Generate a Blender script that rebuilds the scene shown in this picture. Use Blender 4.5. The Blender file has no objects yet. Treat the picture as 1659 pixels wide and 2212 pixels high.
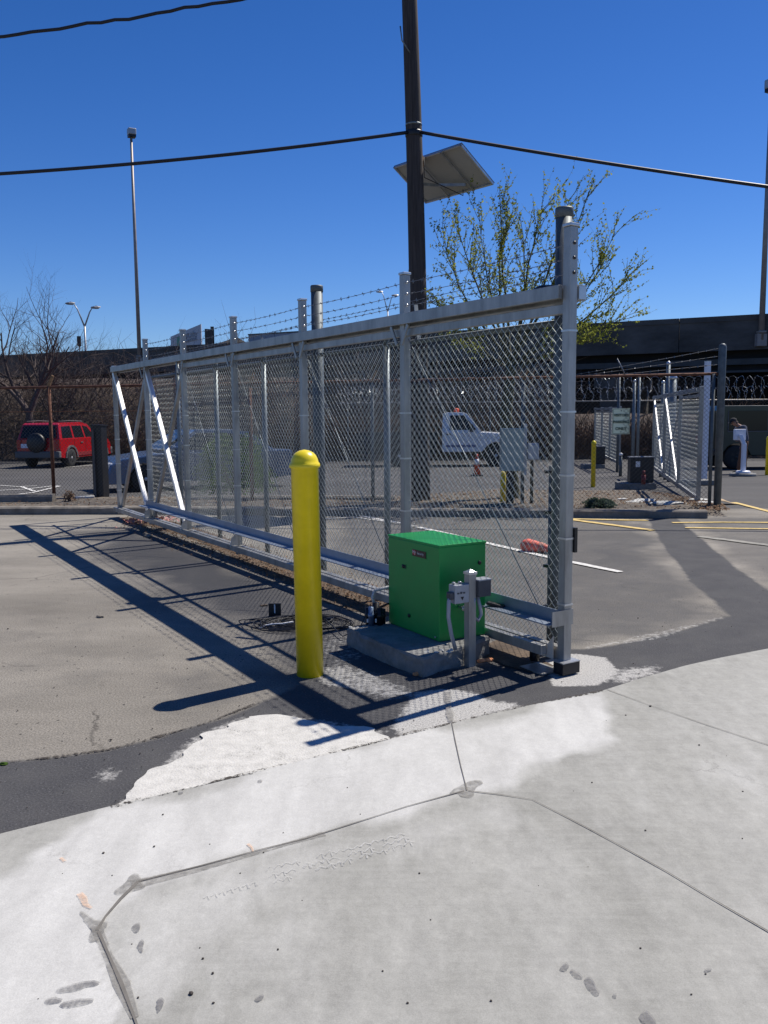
import bpy, bmesh, math, random
from mathutils import Vector, Matrix, noise
from mathutils.geometry import tessellate_polygon
R = math.radians
rnd = random.Random(7)
C = bpy.context.scene.collection
SC = bpy.context.scene
V = Vector

# ------------------------------------------------------------------ camera
W0, H0, FPX = 1659.0, 2212.0, 1880.0
CAMZ = 1.70
PITCH = math.atan((1106 - 893) / FPX)
ROLL = R(0.41)
cam_d = bpy.data.cameras.new("Camera")
cam = bpy.data.objects.new("Camera", cam_d)
C.objects.link(cam)
SC.camera = cam
cam_d.sensor_fit = 'VERTICAL'
cam_d.sensor_height = 24.0
cam_d.lens = FPX / H0 * 24.0
cam_d.clip_start = 0.05
cam_d.clip_end = 2000
FW = V((0, math.cos(PITCH), -math.sin(PITCH)))
UP0 = V((0, math.sin(PITCH), math.cos(PITCH)))
RT0 = V((1, 0, 0))
RT = RT0 * math.cos(ROLL) - UP0 * math.sin(ROLL)
UP = UP0 * math.cos(ROLL) + RT0 * math.sin(ROLL)
CP = V((0, 0, CAMZ))
m = Matrix.Identity(4)
for i in range(3):
    m[i][0] = RT[i]; m[i][1] = UP[i]; m[i][2] = -FW[i]; m[i][3] = CP[i]
cam.matrix_world = m


def gz(y):
    """height of the lot: level near the camera, falling gently beyond the planting strip"""
    if y < 16.8: return 0.0
    if y < 34: return -0.32 * (y - 16.8) / 17.2
    return -0.32


def ray(px, py):
    return (FW * FPX + RT * (px - W0 / 2) - UP * (py - H0 / 2)).normalized()


def at(px, py, z=0.0):
    d = ray(px, py)
    return CP + d * ((z - CAMZ) / d.z)


def atg(px, py, dz=0.0):
    z = 0.0
    for _ in range(12):
        p = at(px, py, z + dz); z = gz(p.y)
    return p


def atY(px, py, Y):
    d = ray(px, py)
    return CP + d * (Y / d.y)


def proj(p):
    q = p - CP
    dd = q.dot(FW)
    return (W0 / 2 + FPX * q.dot(RT) / dd, H0 / 2 - FPX * q.dot(UP) / dd)


# ------------------------------------------------------------------ materials
MATS = {}


def mat(name, col, rough=0.6, metal=0.0, var=0.15, scale=6.0, bump=0.0, bscale=60.0, col2=None, spec=0.5, coat=0.0, trans=0.0, detail=6, stretch=None):
    if name in MATS: return MATS[name]
    mt = bpy.data.materials.new(name); mt.use_nodes = True
    nt = mt.node_tree; N = nt.nodes; L = nt.links
    b = N['Principled BSDF']
    b.inputs['Roughness'].default_value = rough
    b.inputs['Metallic'].default_value = metal
    b.inputs['Specular IOR Level'].default_value = spec
    b.inputs['Coat Weight'].default_value = coat
    b.inputs['Coat Roughness'].default_value = 0.08
    if trans: b.inputs['Transmission Weight'].default_value = trans
    tc = N.new('ShaderNodeTexCoord')
    src = tc.outputs['Object']
    if stretch:
        mp = N.new('ShaderNodeMapping'); mp.inputs['Scale'].default_value = stretch
        L.new(src, mp.inputs['Vector']); src = mp.outputs['Vector']
    if var > 0 or col2:
        n1 = N.new('ShaderNodeTexNoise'); n1.inputs['Scale'].default_value = scale; n1.inputs['Detail'].default_value = detail
        n1.inputs['Roughness'].default_value = 0.65
        L.new(src, n1.inputs['Vector'])
        rp = N.new('ShaderNodeValToRGB')
        c1 = [max(0, c * (1 - var)) for c in col]
        c2 = col2 if col2 else [min(1, c * (1 + var)) for c in col]
        rp.color_ramp.elements[0].position = 0.32; rp.color_ramp.elements[1].position = 0.68
        rp.color_ramp.elements[0].color = (*c1, 1); rp.color_ramp.elements[1].color = (*c2, 1)
        L.new(n1.outputs['Fac'], rp.inputs['Fac']); L.new(rp.outputs['Color'], b.inputs['Base Color'])
        mr = N.new('ShaderNodeMapRange'); mr.inputs['To Min'].default_value = max(0, rough - 0.1); mr.inputs['To Max'].default_value = min(1, rough + 0.12)
        L.new(n1.outputs['Fac'], mr.inputs['Value']); L.new(mr.outputs['Result'], b.inputs['Roughness'])
    else:
        b.inputs['Base Color'].default_value = (*col, 1)
    if bump > 0:
        n2 = N.new('ShaderNodeTexNoise'); n2.inputs['Scale'].default_value = bscale; n2.inputs['Detail'].default_value = 5
        L.new(src, n2.inputs['Vector'])
        bp = N.new('ShaderNodeBump'); bp.inputs['Strength'].default_value = bump; bp.inputs['Distance'].default_value = 0.01
        L.new(n2.outputs['Fac'], bp.inputs['Height']); L.new(bp.outputs['Normal'], b.inputs['Normal'])
    MATS[name] = mt
    return mt


def speckled(name, col, cover=0.6, scale=60, soft=.06, bump=0.0, var=.15, s2=5.0):
    """thin stain or wash: broken up by fine holes so what lies below shows through"""
    mt = mat(name, col, 0.95, 0, var, 14, bump, 90)
    nt = mt.node_tree; N = nt.nodes; L = nt.links; b = N['Principled BSDF']
    tc = [n for n in N if n.bl_idname == 'ShaderNodeTexCoord'][0]
    n = N.new('ShaderNodeTexNoise'); n.inputs['Scale'].default_value = scale; n.inputs['Detail'].default_value = 5; n.inputs['Roughness'].default_value = .7
    L.new(tc.outputs['Object'], n.inputs['Vector'])
    n2 = N.new('ShaderNodeTexNoise'); n2.inputs['Scale'].default_value = s2; n2.inputs['Detail'].default_value = 4
    L.new(tc.outputs['Object'], n2.inputs['Vector'])
    ad = N.new('ShaderNodeMath'); ad.operation = 'ADD'; L.new(n.outputs['Fac'], ad.inputs[0])
    ml = N.new('ShaderNodeMath'); ml.operation = 'MULTIPLY'; ml.inputs[1].default_value = .5; L.new(n2.outputs['Fac'], ml.inputs[0]); L.new(ml.outputs[0], ad.inputs[1])
    c0 = .75 + (0.5 - cover) * .42
    mr_ = N.new('ShaderNodeMapRange'); mr_.inputs['From Min'].default_value = c0 - soft; mr_.inputs['From Max'].default_value = c0 + soft; L.new(ad.outputs[0], mr_.inputs['Value'])
    L.new(mr_.outputs['Result'], b.inputs['Alpha'])
    return mt


def leafmat(name, c1, c2, scale=2.2):
    mt = bpy.data.materials.new(name); mt.use_nodes = True
    nt = mt.node_tree; N = nt.nodes; L = nt.links; N.remove(N['Principled BSDF'])
    tc = N.new('ShaderNodeTexCoord'); n = N.new('ShaderNodeTexNoise'); n.inputs['Scale'].default_value = scale; n.inputs['Detail'].default_value = 6
    L.new(tc.outputs['Object'], n.inputs['Vector'])
    rp = N.new('ShaderNodeValToRGB'); rp.color_ramp.elements[0].position = .35; rp.color_ramp.elements[1].position = .65
    rp.color_ramp.elements[0].color = (*c1, 1); rp.color_ramp.elements[1].color = (*c2, 1); L.new(n.outputs['Fac'], rp.inputs['Fac'])
    d = N.new('ShaderNodeBsdfDiffuse'); t = N.new('ShaderNodeBsdfTranslucent'); m_ = N.new('ShaderNodeMixShader'); m_.inputs[0].default_value = .45
    L.new(rp.outputs['Color'], d.inputs['Color']); L.new(rp.outputs['Color'], t.inputs['Color'])
    L.new(d.outputs[0], m_.inputs[1]); L.new(t.outputs[0], m_.inputs[2]); L.new(m_.outputs[0], N['Material Output'].inputs['Surface'])
    MATS[name] = mt
    return mt


def aggregate(name, col, col2, speck, speck_amt=0.12, big=0.7, fine=95.0, pits=0.0, rough=0.9):
    """asphalt: broad blotches, fine stones, light and dark grit"""
    mt = bpy.data.materials.new(name); mt.use_nodes = True
    nt = mt.node_tree; N = nt.nodes; L = nt.links
    b = N['Principled BSDF']; b.inputs['Roughness'].default_value = rough; b.inputs['Specular IOR Level'].default_value = 0.3
    tc = N.new('ShaderNodeTexCoord')
    n1 = N.new('ShaderNodeTexNoise'); n1.inputs['Scale'].default_value = big; n1.inputs['Detail'].default_value = 9; n1.inputs['Roughness'].default_value = 0.62
    mp = N.new('ShaderNodeMapping'); mp.inputs['Rotation'].default_value = (0, 0, R(32)); mp.inputs['Scale'].default_value = (0.55, 1.3, 1)
    L.new(tc.outputs['Object'], mp.inputs['Vector']); L.new(mp.outputs['Vector'], n1.inputs['Vector'])
    rp = N.new('ShaderNodeValToRGB'); rp.color_ramp.elements[0].position = 0.33; rp.color_ramp.elements[1].position = 0.66
    rp.color_ramp.elements[0].color = (*col, 1); rp.color_ramp.elements[1].color = (*col2, 1)
    L.new(n1.outputs['Fac'], rp.inputs['Fac'])
    n2 = N.new('ShaderNodeTexNoise'); n2.inputs['Scale'].default_value = fine; n2.inputs['Detail'].default_value = 3
    L.new(tc.outputs['Object'], n2.inputs['Vector'])
    r2 = N.new('ShaderNodeMapRange'); r2.inputs['From Min'].default_value = 0.3; r2.inputs['From Max'].default_value = 0.7
    r2.inputs['To Min'].default_value = 0.62; r2.inputs['To Max'].default_value = 1.42
    L.new(n2.outputs['Fac'], r2.inputs['Value'])
    mx = N.new('ShaderNodeMixRGB'); mx.blend_type = 'MULTIPLY'; mx.inputs['Fac'].default_value = 1
    L.new(rp.outputs['Color'], mx.inputs['Color1']); L.new(r2.outputs['Result'], mx.inputs['Color2'])
    # light grit
    vo = N.new('ShaderNodeTexVoronoi'); vo.inputs['Scale'].default_value = 70
    L.new(tc.outputs['Object'], vo.inputs['Vector'])
    n3 = N.new('ShaderNodeTexNoise'); n3.inputs['Scale'].default_value = 2.2; n3.inputs['Detail'].default_value = 4
    L.new(tc.outputs['Object'], n3.inputs['Vector'])
    th = N.new('ShaderNodeMath'); th.operation = 'MULTIPLY'; th.inputs[1].default_value = speck_amt * 2
    L.new(n3.outputs['Fac'], th.inputs[0])
    lt = N.new('ShaderNodeMath'); lt.operation = 'LESS_THAN'
    L.new(vo.outputs['Distance'], lt.inputs[0]); L.new(th.outputs[0], lt.inputs[1])
    mx2 = N.new('ShaderNodeMixRGB'); mx2.inputs['Color2'].default_value = (*speck, 1)
    L.new(lt.outputs[0], mx2.inputs['Fac']); L.new(mx.outputs['Color'], mx2.inputs['Color1'])
    outc = mx2.outputs['Color']
    if pits > 0:
        v2 = N.new('ShaderNodeTexVoronoi'); v2.inputs['Scale'].default_value = 11
        L.new(tc.outputs['Object'], v2.inputs['Vector'])
        l2 = N.new('ShaderNodeMath'); l2.operation = 'LESS_THAN'; l2.inputs[1].default_value = pits
        L.new(v2.outputs['Distance'], l2.inputs[0])
        mx3 = N.new('ShaderNodeMixRGB'); mx3.inputs['Color2'].default_value = (0.03, 0.028, 0.026, 1)
        L.new(l2.outputs[0], mx3.inputs['Fac']); L.new(outc, mx3.inputs['Color1']); outc = mx3.outputs['Color']
    L.new(outc, b.inputs['Base Color'])
    bp = N.new('ShaderNodeBump'); bp.inputs['Strength'].default_value = 0.5; bp.inputs['Distance'].default_value = 0.006
    L.new(n2.outputs['Fac'], bp.inputs['Height']); L.new(bp.outputs['Normal'], b.inputs['Normal'])
    MATS[name] = mt
    return mt


M_alu = mat('weathered_aluminium', (0.34, 0.34, 0.332), 0.40, 0.5, 0.30, 7, 0.05, 90, stretch=(1, 1, 0.25))
M_aluL = mat('bright_aluminium', (0.55, 0.56, 0.57), 0.33, 0.7, 0.15, 7)
M_galv = mat('galvanised_steel', (0.19, 0.22, 0.235), 0.45, 0.4, 0.25, 22, 0.04, 60)
M_galvD = mat('dull_galvanised_steel', (0.10, 0.12, 0.135), 0.55, 0.35, 0.25, 14)
M_wire = mat('galvanised_wire', (0.38, 0.42, 0.42), 0.32, 0.6, 0.0)
M_wireD = mat('old_fence_wire', (0.10, 0.095, 0.09), 0.5, 0.5, 0.0)
M_barb = mat('barbed_wire_steel', (0.17, 0.18, 0.20), 0.45, 0.6, 0.0)
M_razor = mat('razor_wire_steel', (0.45, 0.47, 0.48), 0.3, 0.7, 0.0)
M_rust = mat('rusty_steel', (0.11, 0.035, 0.02), 0.8, 0.2, 0.4, 12, col2=(0.19, 0.085, 0.05))
M_rustL = mat('yellowed_rusty_steel', (0.30, 0.17, 0.08), 0.8, 0.1, 0.4, 18)
M_yel = mat('yellow_sleeve_plastic', (0.86, 0.68, 0.014), 0.34, 0, 0.10, 5, 0.05, 14, spec=0.5, coat=0.15)
M_green = mat('green_powder_coat', (0.008, 0.29, 0.058), 0.4, 0, 0.07, 5, 0.03, 8, spec=0.5)
M_black = mat('black_plastic', (0.012, 0.012, 0.014), 0.45, 0, 0.2, 8)
M_blackm = mat('black_metal', (0.02, 0.02, 0.023), 0.4, 0.3, 0.2, 8)
M_rub = mat('rubber', (0.018, 0.018, 0.019), 0.8, 0, 0.2, 10)
M_cable = mat('black_cable', (0.012, 0.013, 0.018), 0.5, 0, 0)
M_box = mat('grey_electrical_box', (0.36, 0.38, 0.42), 0.45, 0.3, 0.12, 14)
M_boxD = mat('dark_grey_box', (0.07, 0.075, 0.09), 0.5, 0.2, 0.15, 14)
M_cond = mat('grey_conduit', (0.34, 0.36, 0.40), 0.45, 0.1, 0.1, 20)
M_pad = mat('rough_pad_concrete', (0.20, 0.20, 0.195), 0.95, 0, 0.3, 8, 0.6, 45)
M_kerb = mat('kerb_concrete', (0.20, 0.18, 0.155), 0.95, 0, 0.35, 5, 0.5, 50)
M_kerbL = mat('chalky_concrete_debris', (0.5, 0.5, 0.48), 0.95, 0, 0.2, 12, 0.4, 50)
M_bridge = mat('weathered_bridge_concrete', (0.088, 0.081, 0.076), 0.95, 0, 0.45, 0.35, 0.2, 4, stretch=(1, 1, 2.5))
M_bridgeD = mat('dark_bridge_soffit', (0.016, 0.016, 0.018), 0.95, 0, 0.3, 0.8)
M_girder = mat('grey_girder_paint', (0.06, 0.064, 0.07), 0.7, 0, 0.25, 1.5)
M_pole = mat('creosoted_pole_wood', (0.055, 0.045, 0.042), 0.9, 0, 0.5, 26, 0.7, 40, stretch=(1.2, 1.2, 0.06))
M_lamp = mat('bronze_lamp_paint', (0.30, 0.26, 0.24), 0.5, 0.2, 0.15, 3)
M_lampg = mat('pale_lamp_metal', (0.42, 0.43, 0.45), 0.45, 0.4, 0.1, 3)
M_white = mat('white_paint', (0.78, 0.78, 0.79), 0.45, 0, 0.05, 4)
M_glass = mat('dark_tinted_glass', (0.010, 0.012, 0.015), 0.12, 0, 0.0, spec=0.35)
M_red = mat('red_car_paint', (0.44, 0.010, 0.016), 0.25, 0.1, 0.05, 3, coat=0.8)
M_blue = mat('blue_car_paint', (0.085, 0.14, 0.25), 0.25, 0.3, 0.05, 3, coat=0.8)
M_wcar = mat('white_truck_paint', (0.74, 0.76, 0.80), 0.3, 0, 0.05, 3, coat=0.5)
M_clad = mat('grey_cladding', (0.10, 0.10, 0.105), 0.7, 0, 0.1, 5)
M_rim = mat('alloy_rim', (0.6, 0.6, 0.62), 0.35, 0.15, 0.05, 5)
M_tail = mat('tail_light_lens', (0.4, 0.01, 0.012), 0.2, 0, 0.05, 5)
M_head = mat('headlight_lens', (0.75, 0.76, 0.78), 0.1, 0.3, 0.0)
M_grtruck = mat('dark_green_truck_paint', (0.006, 0.022, 0.016), 0.35, 0, 0.15, 3, coat=0.4)
M_orange = mat('orange_cone_plastic', (0.75, 0.085, 0.03), 0.5, 0, 0.12, 9)
M_bark = mat('grey_brown_bark', (0.075, 0.055, 0.05), 0.95, 0, 0.4, 14, 0.5, 40)
M_barkg = mat('mossy_bark', (0.075, 0.07, 0.035), 0.95, 0, 0.4, 14, 0.5, 40)
M_twig = mat('pale_dead_twigs', (0.05, 0.038, 0.038), 0.95, 0, 0.3, 1.2, col2=(0.13, 0.10, 0.09))
M_dry = mat('dry_brown_vines', (0.055, 0.030, 0.017), 0.95, 0, 0.3, 1.6, col2=(0.15, 0.082, 0.045))
M_bud = leafmat('yellow_green_buds', (0.15, 0.175, 0.03), (0.36, 0.39, 0.085))
M_hedge = leafmat('hedge_leaves', (0.06, 0.12, 0.025), (0.13, 0.21, 0.045), 5)
M_junip = leafmat('juniper_needles', (0.05, 0.08, 0.055), (0.12, 0.155, 0.125), 7)
M_soil = mat('bare_soil', (0.10, 0.072, 0.05), 1.0, 0, 0.45, 3.5, 0.9, 30, detail=10)
M_mulch = mat('mulch_bed', (0.085, 0.068, 0.05), 1.0, 0, 0.5, 9, 1.0, 45, col2=(0.21, 0.18, 0.145), detail=10)
M_leaf = leafmat('fallen_leaves', (0.13, 0.085, 0.055), (0.42, 0.29, 0.20), 9)
M_pink = mat('pink_paper_scraps', (0.42, 0.20, 0.18), 0.9, 0, 0.3, 30)
M_pline = mat('white_road_paint', (0.60, 0.59, 0.56), 0.8, 0, 0.3, 20, 0.3, 120)
M_yline = mat('yellow_road_paint', (0.60, 0.44, 0.16), 0.8, 0, 0.3, 14, 0.3, 120)
M_fline = mat('faded_road_paint', (0.26, 0.25, 0.22), 0.85, 0, 0.4, 10, 0.3, 120)
M_slurry = speckled('dried_cement_slurry', (0.52, 0.508, 0.475), .93, 120, .04, .5, .14, 7)
M_grime = speckled('dark_edge_grime', (0.05, 0.042, 0.035), .42, 55, .05)
M_slur2 = mat('thin_cement_wash', (0.22, 0.215, 0.20), 0.95, 0, 0.45, 9.0, 0.5, 110, col2=(0.46, 0.45, 0.43))
M_foam = mat('orange_lit_clay', (0.62, 0.26, 0.12), 0.9, 0, 0.35, 22, 0.5, 60)
M_tarp = mat('tan_burlap', (0.45, 0.33, 0.20), 0.95, 0, 0.2, 14, 0.4, 60)
M_panel = mat('solar_panel_backsheet', (0.34, 0.33, 0.31), 0.6, 0, 0.05, 2)
M_cell = mat('solar_cells', (0.01, 0.015, 0.05), 0.15, 0, 0.1, 8)
M_kiosk = mat('white_kiosk_paint', (0.72, 0.74, 0.82), 0.4, 0, 0.04, 4)
M_signf = mat('cream_sign_face', (0.74, 0.80, 0.58), 0.5, 0, 0.06, 5)
M_signg = mat('dark_green_lettering', (0.012, 0.05, 0.03), 0.6, 0, 0)
M_boxgr = mat('pale_green_cabinet', (0.27, 0.34, 0.33), 0.5, 0, 0.08, 3)
M_skin = mat('skin', (0.36, 0.18, 0.12), 0.55, 0, 0.05, 6)
M_shirt = mat('slate_blue_shirt', (0.085, 0.095, 0.13), 0.9, 0, 0.15, 9)
M_trous = mat('brown_work_trousers', (0.15, 0.068, 0.036), 0.9, 0, 0.15, 9)
M_cap = mat('black_cap_cloth', (0.02, 0.02, 0.024), 0.9, 0, 0.1, 9)
M_bill = mat('billboard_face', (0.40, 0.41, 0.47), 0.6, 0, 0.04, 0.4)
M_leafg = mat('billboard_green_leaf', (0.03, 0.20, 0.13), 0.6, 0, 0)
M_bgrey = mat('grey_blue_wall', (0.28, 0.31, 0.37), 0.7, 0, 0.12, 0.6)
M_asph = aggregate('worn_tan_asphalt', (0.145, 0.133, 0.115), (0.268, 0.247, 0.214), (0.36, 0.33, 0.28), 0.09, 0.55, pits=0.085)
M_asph2 = aggregate('lot_asphalt', (0.062, 0.060, 0.060), (0.094, 0.091, 0.089), (0.22, 0.21, 0.19), 0.07, 0.35)
M_asphM = aggregate('patched_grey_asphalt', (0.10, 0.097, 0.09), (0.21, 0.195, 0.17), (0.30, 0.28, 0.25), 0.10, 0.9)
M_asphD = aggregate('fresh_dark_asphalt', (0.045, 0.045, 0.05), (0.088, 0.088, 0.094), (0.23, 0.23, 0.23), 0.12, 0.8)
M_asphT = aggregate('trench_patch_asphalt', (0.036, 0.036, 0.040), (0.070, 0.069, 0.073), (0.12, 0.12, 0.12), 0.06, 0.8)
M_joint = speckled('joint_filler', (0.15, 0.14, 0.125), 1.25, 60)
M_smear = speckled('grey_joint_smear', (0.25, 0.24, 0.22), .45, 45, .28)
M_dark = speckled('dark_stain', (0.185, 0.18, 0.18), .5, 90, .30, s2=12)
M_tread = speckled('pale_tread_print', (0.50, 0.495, 0.475), .35, 60, .30, s2=9)
M_opaint = speckled('orange_spray_mark', (0.70, 0.44, 0.28), .35, 90, .3)


# ------------------------------------------------------------------ mesh builder
def frame_of(d, up=V((0, 0, 1))):
    d = d.normalized()
    if abs(d.dot(up)) > 0.97: up = V((0, 1, 0)) if abs(d.z) > 0.9 else V((0, 0, 1))
    s = d.cross(up).normalized()
    u = s.cross(d).normalized()
    return s, u


class MB:
    def __init__(self):
        self.v = []; self.f = []; self.sm = []

    def add(self, vs, fs, smooth=False):
        o = len(self.v)
        self.v += [V(p) for p in vs]
        for f in fs:
            self.f.append([i + o for i in f]); self.sm.append(smooth)

    def obox(self, p, a, b, c):
        p, a, b, c = V(p), V(a), V(b), V(c)
        vs = [p, p + a, p + a + b, p + b, p + c, p + a + c, p + a + b + c, p + b + c]
        self.add(vs, [(0, 3, 2, 1), (4, 5, 6, 7), (0, 1, 5, 4), (1, 2, 6, 5), (2, 3, 7, 6), (3, 0, 4, 7)])

    def box(self, c, s, rz=0.0):
        c = V(c); a = V((math.cos(rz), math.sin(rz), 0)); b = V((-math.sin(rz), math.cos(rz), 0)); z = V((0, 0, 1))
        self.obox(c - a * s[0] / 2 - b * s[1] / 2 - z * s[2] / 2, a * s[0], b * s[1], z * s[2])

    def beam(self, p, q, w, h, up=V((0, 0, 1))):
        """bar from p to q, w across, h along up"""
        p, q = V(p), V(q)
        s, u = frame_of(q - p, up)
        self.obox(p - s * w / 2 - u * h / 2, q - p, s * w, u * h)

    def tube(self, pts, r, n=8, cap=True, smooth=True):
        pts = [V(p) for p in pts]
        k = len(pts)
        rs = r if isinstance(r, (list, tuple)) else [r] * k
        o = len(self.v); vs = []; s0 = None
        for i, p in enumerate(pts):
            d = (pts[min(i + 1, k - 1)] - pts[max(i - 1, 0)])
            if d.length < 1e-9: d = V((0, 0, 1))
            d.normalize()
            if s0 is None: s, u = frame_of(d)
            else:
                s = s0 - d * s0.dot(d)
                if s.length < 1e-5: s, u = frame_of(d)
                s.normalize(); u = d.cross(s)
            s0 = s
            u = d.cross(s)
            for j in range(n):
                a = 2 * math.pi * j / n
                vs.append(p + (s * math.cos(a) + u * math.sin(a)) * rs[i])
        fs = []
        for i in range(k - 1):
            for j in range(n):
                fs.append((i * n + j, i * n + (j + 1) % n, (i + 1) * n + (j + 1) % n, (i + 1) * n + j))
        self.add(vs, fs, smooth)
        if cap:
            self.f.append([o + j for j in range(n)][::-1]); self.sm.append(False)
            self.f.append([o + (k - 1) * n + j for j in range(n)]); self.sm.append(False)

    def lathe(self, c, prof, n=20, ax=V((0, 0, 1)), smooth=True):
        c = V(c); s, u = frame_of(ax, V((0, 1, 0)) if abs(ax.z) > 0.9 else V((0, 0, 1)))
        vs = []; k = len(prof)
        for r, z in prof:
            for j in range(n):
                a = 2 * math.pi * j / n
                vs.append(c + ax * z + (s * math.cos(a) + u * math.sin(a)) * r)
        fs = []
        for i in range(k - 1):
            for j in range(n):
                fs.append((i * n + j, i * n + (j + 1) % n, (i + 1) * n + (j + 1) % n, (i + 1) * n + j))
        fs.append(tuple(range(n))[::-1]); fs.append(tuple(range((k - 1) * n, k * n)))
        self.add(vs, fs, smooth)

    def prism(self, pts, vec):
        pts = [V(p) for p in pts]; vec = V(vec); n = len(pts)
        tri = tessellate_polygon([pts])
        vs = pts + [p + vec for p in pts]
        fs = [tuple(t) for t in tri] + [tuple(i + n for i in t)[::-1] for t in tri]
        fs += [(i, (i + 1) % n, (i + 1) % n + n, i + n) for i in range(n)]
        self.add(vs, fs)

    def poly(self, pts):
        pts = [V(p) for p in pts]
        self.add(pts, [tuple(t) for t in tessellate_polygon([pts])])

    def rock(self, c, r, sq=(1, 1, 0.6), seed=0, sub=1):
        bm = bmesh.new(); bmesh.ops.create_icosphere(bm, subdivisions=sub, radius=1)
        vs = []
        for v in bm.verts:
            k = 1 + 0.35 * noise.noise(v.co * 1.7 + V((seed * 3.1, seed, 0)))
            vs.append(V(c) + V((v.co.x * sq[0], v.co.y * sq[1], v.co.z * sq[2])) * r * k)
        self.add(vs, [[v.index for v in f.verts] for f in bm.faces]); bm.free()

    def build(self, name, material, parent=None, bevel=0.0, local=False, recalc=True, **tags):
        off = V((0, 0, 0))
        if parent is not None and not local:
            off = wloc(parent)
        me = bpy.data.meshes.new(name)
        me.from_pydata([tuple(p - off) for p in self.v], [], self.f)
        me.polygons.foreach_set('use_smooth', self.sm)
        me.materials.append(material)
        if recalc:
            bm = bmesh.new(); bm.from_mesh(me)
            bmesh.ops.recalc_face_normals(bm, faces=bm.faces); bm.to_mesh(me); bm.free()
        me.update()
        o = bpy.data.objects.new(name, me); C.objects.link(o)
        if parent is not None: o.parent = parent
        if bevel > 0:
            bv = o.modifiers.new('bevel', 'BEVEL'); bv.width = bevel; bv.segments = 2; bv.limit_method = 'ANGLE'; bv.angle_limit = R(35)
        tag(o, **tags)
        return o


def wloc(o):
    p = V((0, 0, 0))
    while o is not None:
        p += o.location; o = o.parent
    return p


def tag(o, label=None, cat=None, group=None, kind=None):
    if label: o['label'] = label
    if cat: o['category'] = cat
    if group: o['group'] = group
    if kind: o['kind'] = kind
    return o


def thing(name, label, cat, loc=(0, 0, 0), rz=0.0, group=None):
    o = bpy.data.objects.new(name, None); C.objects.link(o)
    o.location = loc; o.rotation_euler = (0, 0, rz); o.empty_display_size = 0.2
    return tag(o, label, cat, group)


def copy_tree(o, parent=None):
    c = o.copy(); C.objects.link(c); c.parent = parent
    for ch in [x for x in list(bpy.data.objects) if x.parent == o]:
        copy_tree(ch, c)
    return c


def text_obj(name, body, size, mt, origin, ex, ey, parent=None, depth=0.002, bold=0.0, local=False, align='CENTER', **tags):
    cu = bpy.data.curves.new(name, 'FONT'); cu.body = body; cu.size = size; cu.extrude = depth; cu.offset = bold
    cu.align_x = align; cu.align_y = 'CENTER'; cu.resolution_u = 3
    t = bpy.data.objects.new('tmp_text', cu); C.objects.link(t)
    dg = bpy.context.evaluated_depsgraph_get()
    me = bpy.data.meshes.new_from_object(t.evaluated_get(dg))
    bpy.data.objects.remove(t, do_unlink=True)
    ex = V(ex).normalized(); ey = V(ey).normalized(); ez = ex.cross(ey)
    mm = Matrix(((ex.x, ey.x, ez.x, origin[0]), (ex.y, ey.y, ez.y, origin[1]), (ex.z, ey.z, ez.z, origin[2]), (0, 0, 0, 1)))
    me.transform(mm)
    if parent is not None and not local:
        me.transform(Matrix.Translation(-wloc(parent)))
    me.materials.clear(); me.materials.append(mt)
    o = bpy.data.objects.new(name, me); C.objects.link(o)
    if parent is not None: o.parent = parent
    return tag(o, **tags)


# ------------------------------------------------------------------ flat sheets on the ground
def jag(pts, step=0.05, amp=0.02, f=6.0, seed=0.0):
    out = []
    n = len(pts)
    for i in range(n):
        a, b = pts[i], pts[(i + 1) % n]
        k = max(1, int((b - a).length / step))
        for j in range(k):
            p = a.lerp(b, j / k)
            q = V((p.x * f + seed, p.y * f, seed * 2))
            out.append(p + V((noise.noise(q), noise.noise(q + V((31, 7, 3))), 0)) * amp * 1.6 + V((noise.noise(q * 3.3), noise.noise(q * 3.3 + V((9, 17, 5))), 0)) * amp * 0.7)
    return out


def sheet(name, px, z, mt, step=0.05, amp=0.0, f=6.0, seed=0.0, world=False, kind='structure', thick=0.0, **tags):
    pts = [V((p[0], p[1], 0)) for p in px] if world else [V((p.x, p.y, 0)) for p in [at(*q) for q in px]]
    if mt in (M_dark, M_smear, M_opaint):      # soft rounded blots rather than angular chips
        for _ in range(3):
            pts = [q for i in range(len(pts)) for q in (pts[i].lerp(pts[(i + 1) % len(pts)], .25), pts[i].lerp(pts[(i + 1) % len(pts)], .75))]
        amp *= .55
    if amp > 0: pts = jag(pts, step, amp, f, seed)
    pts = [V((p.x, p.y, z)) for p in pts]
    mb = MB()
    if thick: mb.prism([p - V((0, 0, thick)) for p in pts], (0, 0, thick))
    else: mb.poly(pts)
    # face up
    o = mb.build(name, mt, kind=kind, recalc=bool(thick), **tags)
    if not thick:
        me = o.data
        if me.polygons and sum(p.normal.z for p in me.polygons) < 0:
            me.flip_normals()
    return o


def strip(mb, pts, w, z, wob=0.0):
    """thin painted line / joint along world xy points, following the lot's height"""
    P = []
    for i in range(len(pts) - 1):
        a, b = pts[i], pts[i + 1]
        k = max(1, int((b - a).length / 0.12))
        for j in range(k): P.append(a.lerp(b, j / k))
    P.append(pts[-1])
    L_, R_ = [], []
    for i, p in enumerate(P):
        d = P[min(i + 1, len(P) - 1)] - P[max(i - 1, 0)]; d.z = 0; d.normalize()
        s = V((-d.y, d.x, 0))
        ww = w * (1 + wob * noise.noise(V((p.x * 7, p.y * 7, 3)))) / 2
        sh = s * (wob * 0.35 * w * noise.noise(V((p.x * 5, p.y * 5, 9))))
        zz = V((0, 0, z + gz(p.y)))
        q = V((p.x, p.y, 0))
        L_.append(q + s * ww + sh + zz); R_.append(q - s * ww + sh + zz)
    n = len(P)
    mb.add(L_ + R_, [(i + n, i + 1 + n, i + 1, i) for i in range(n - 1)])


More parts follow.
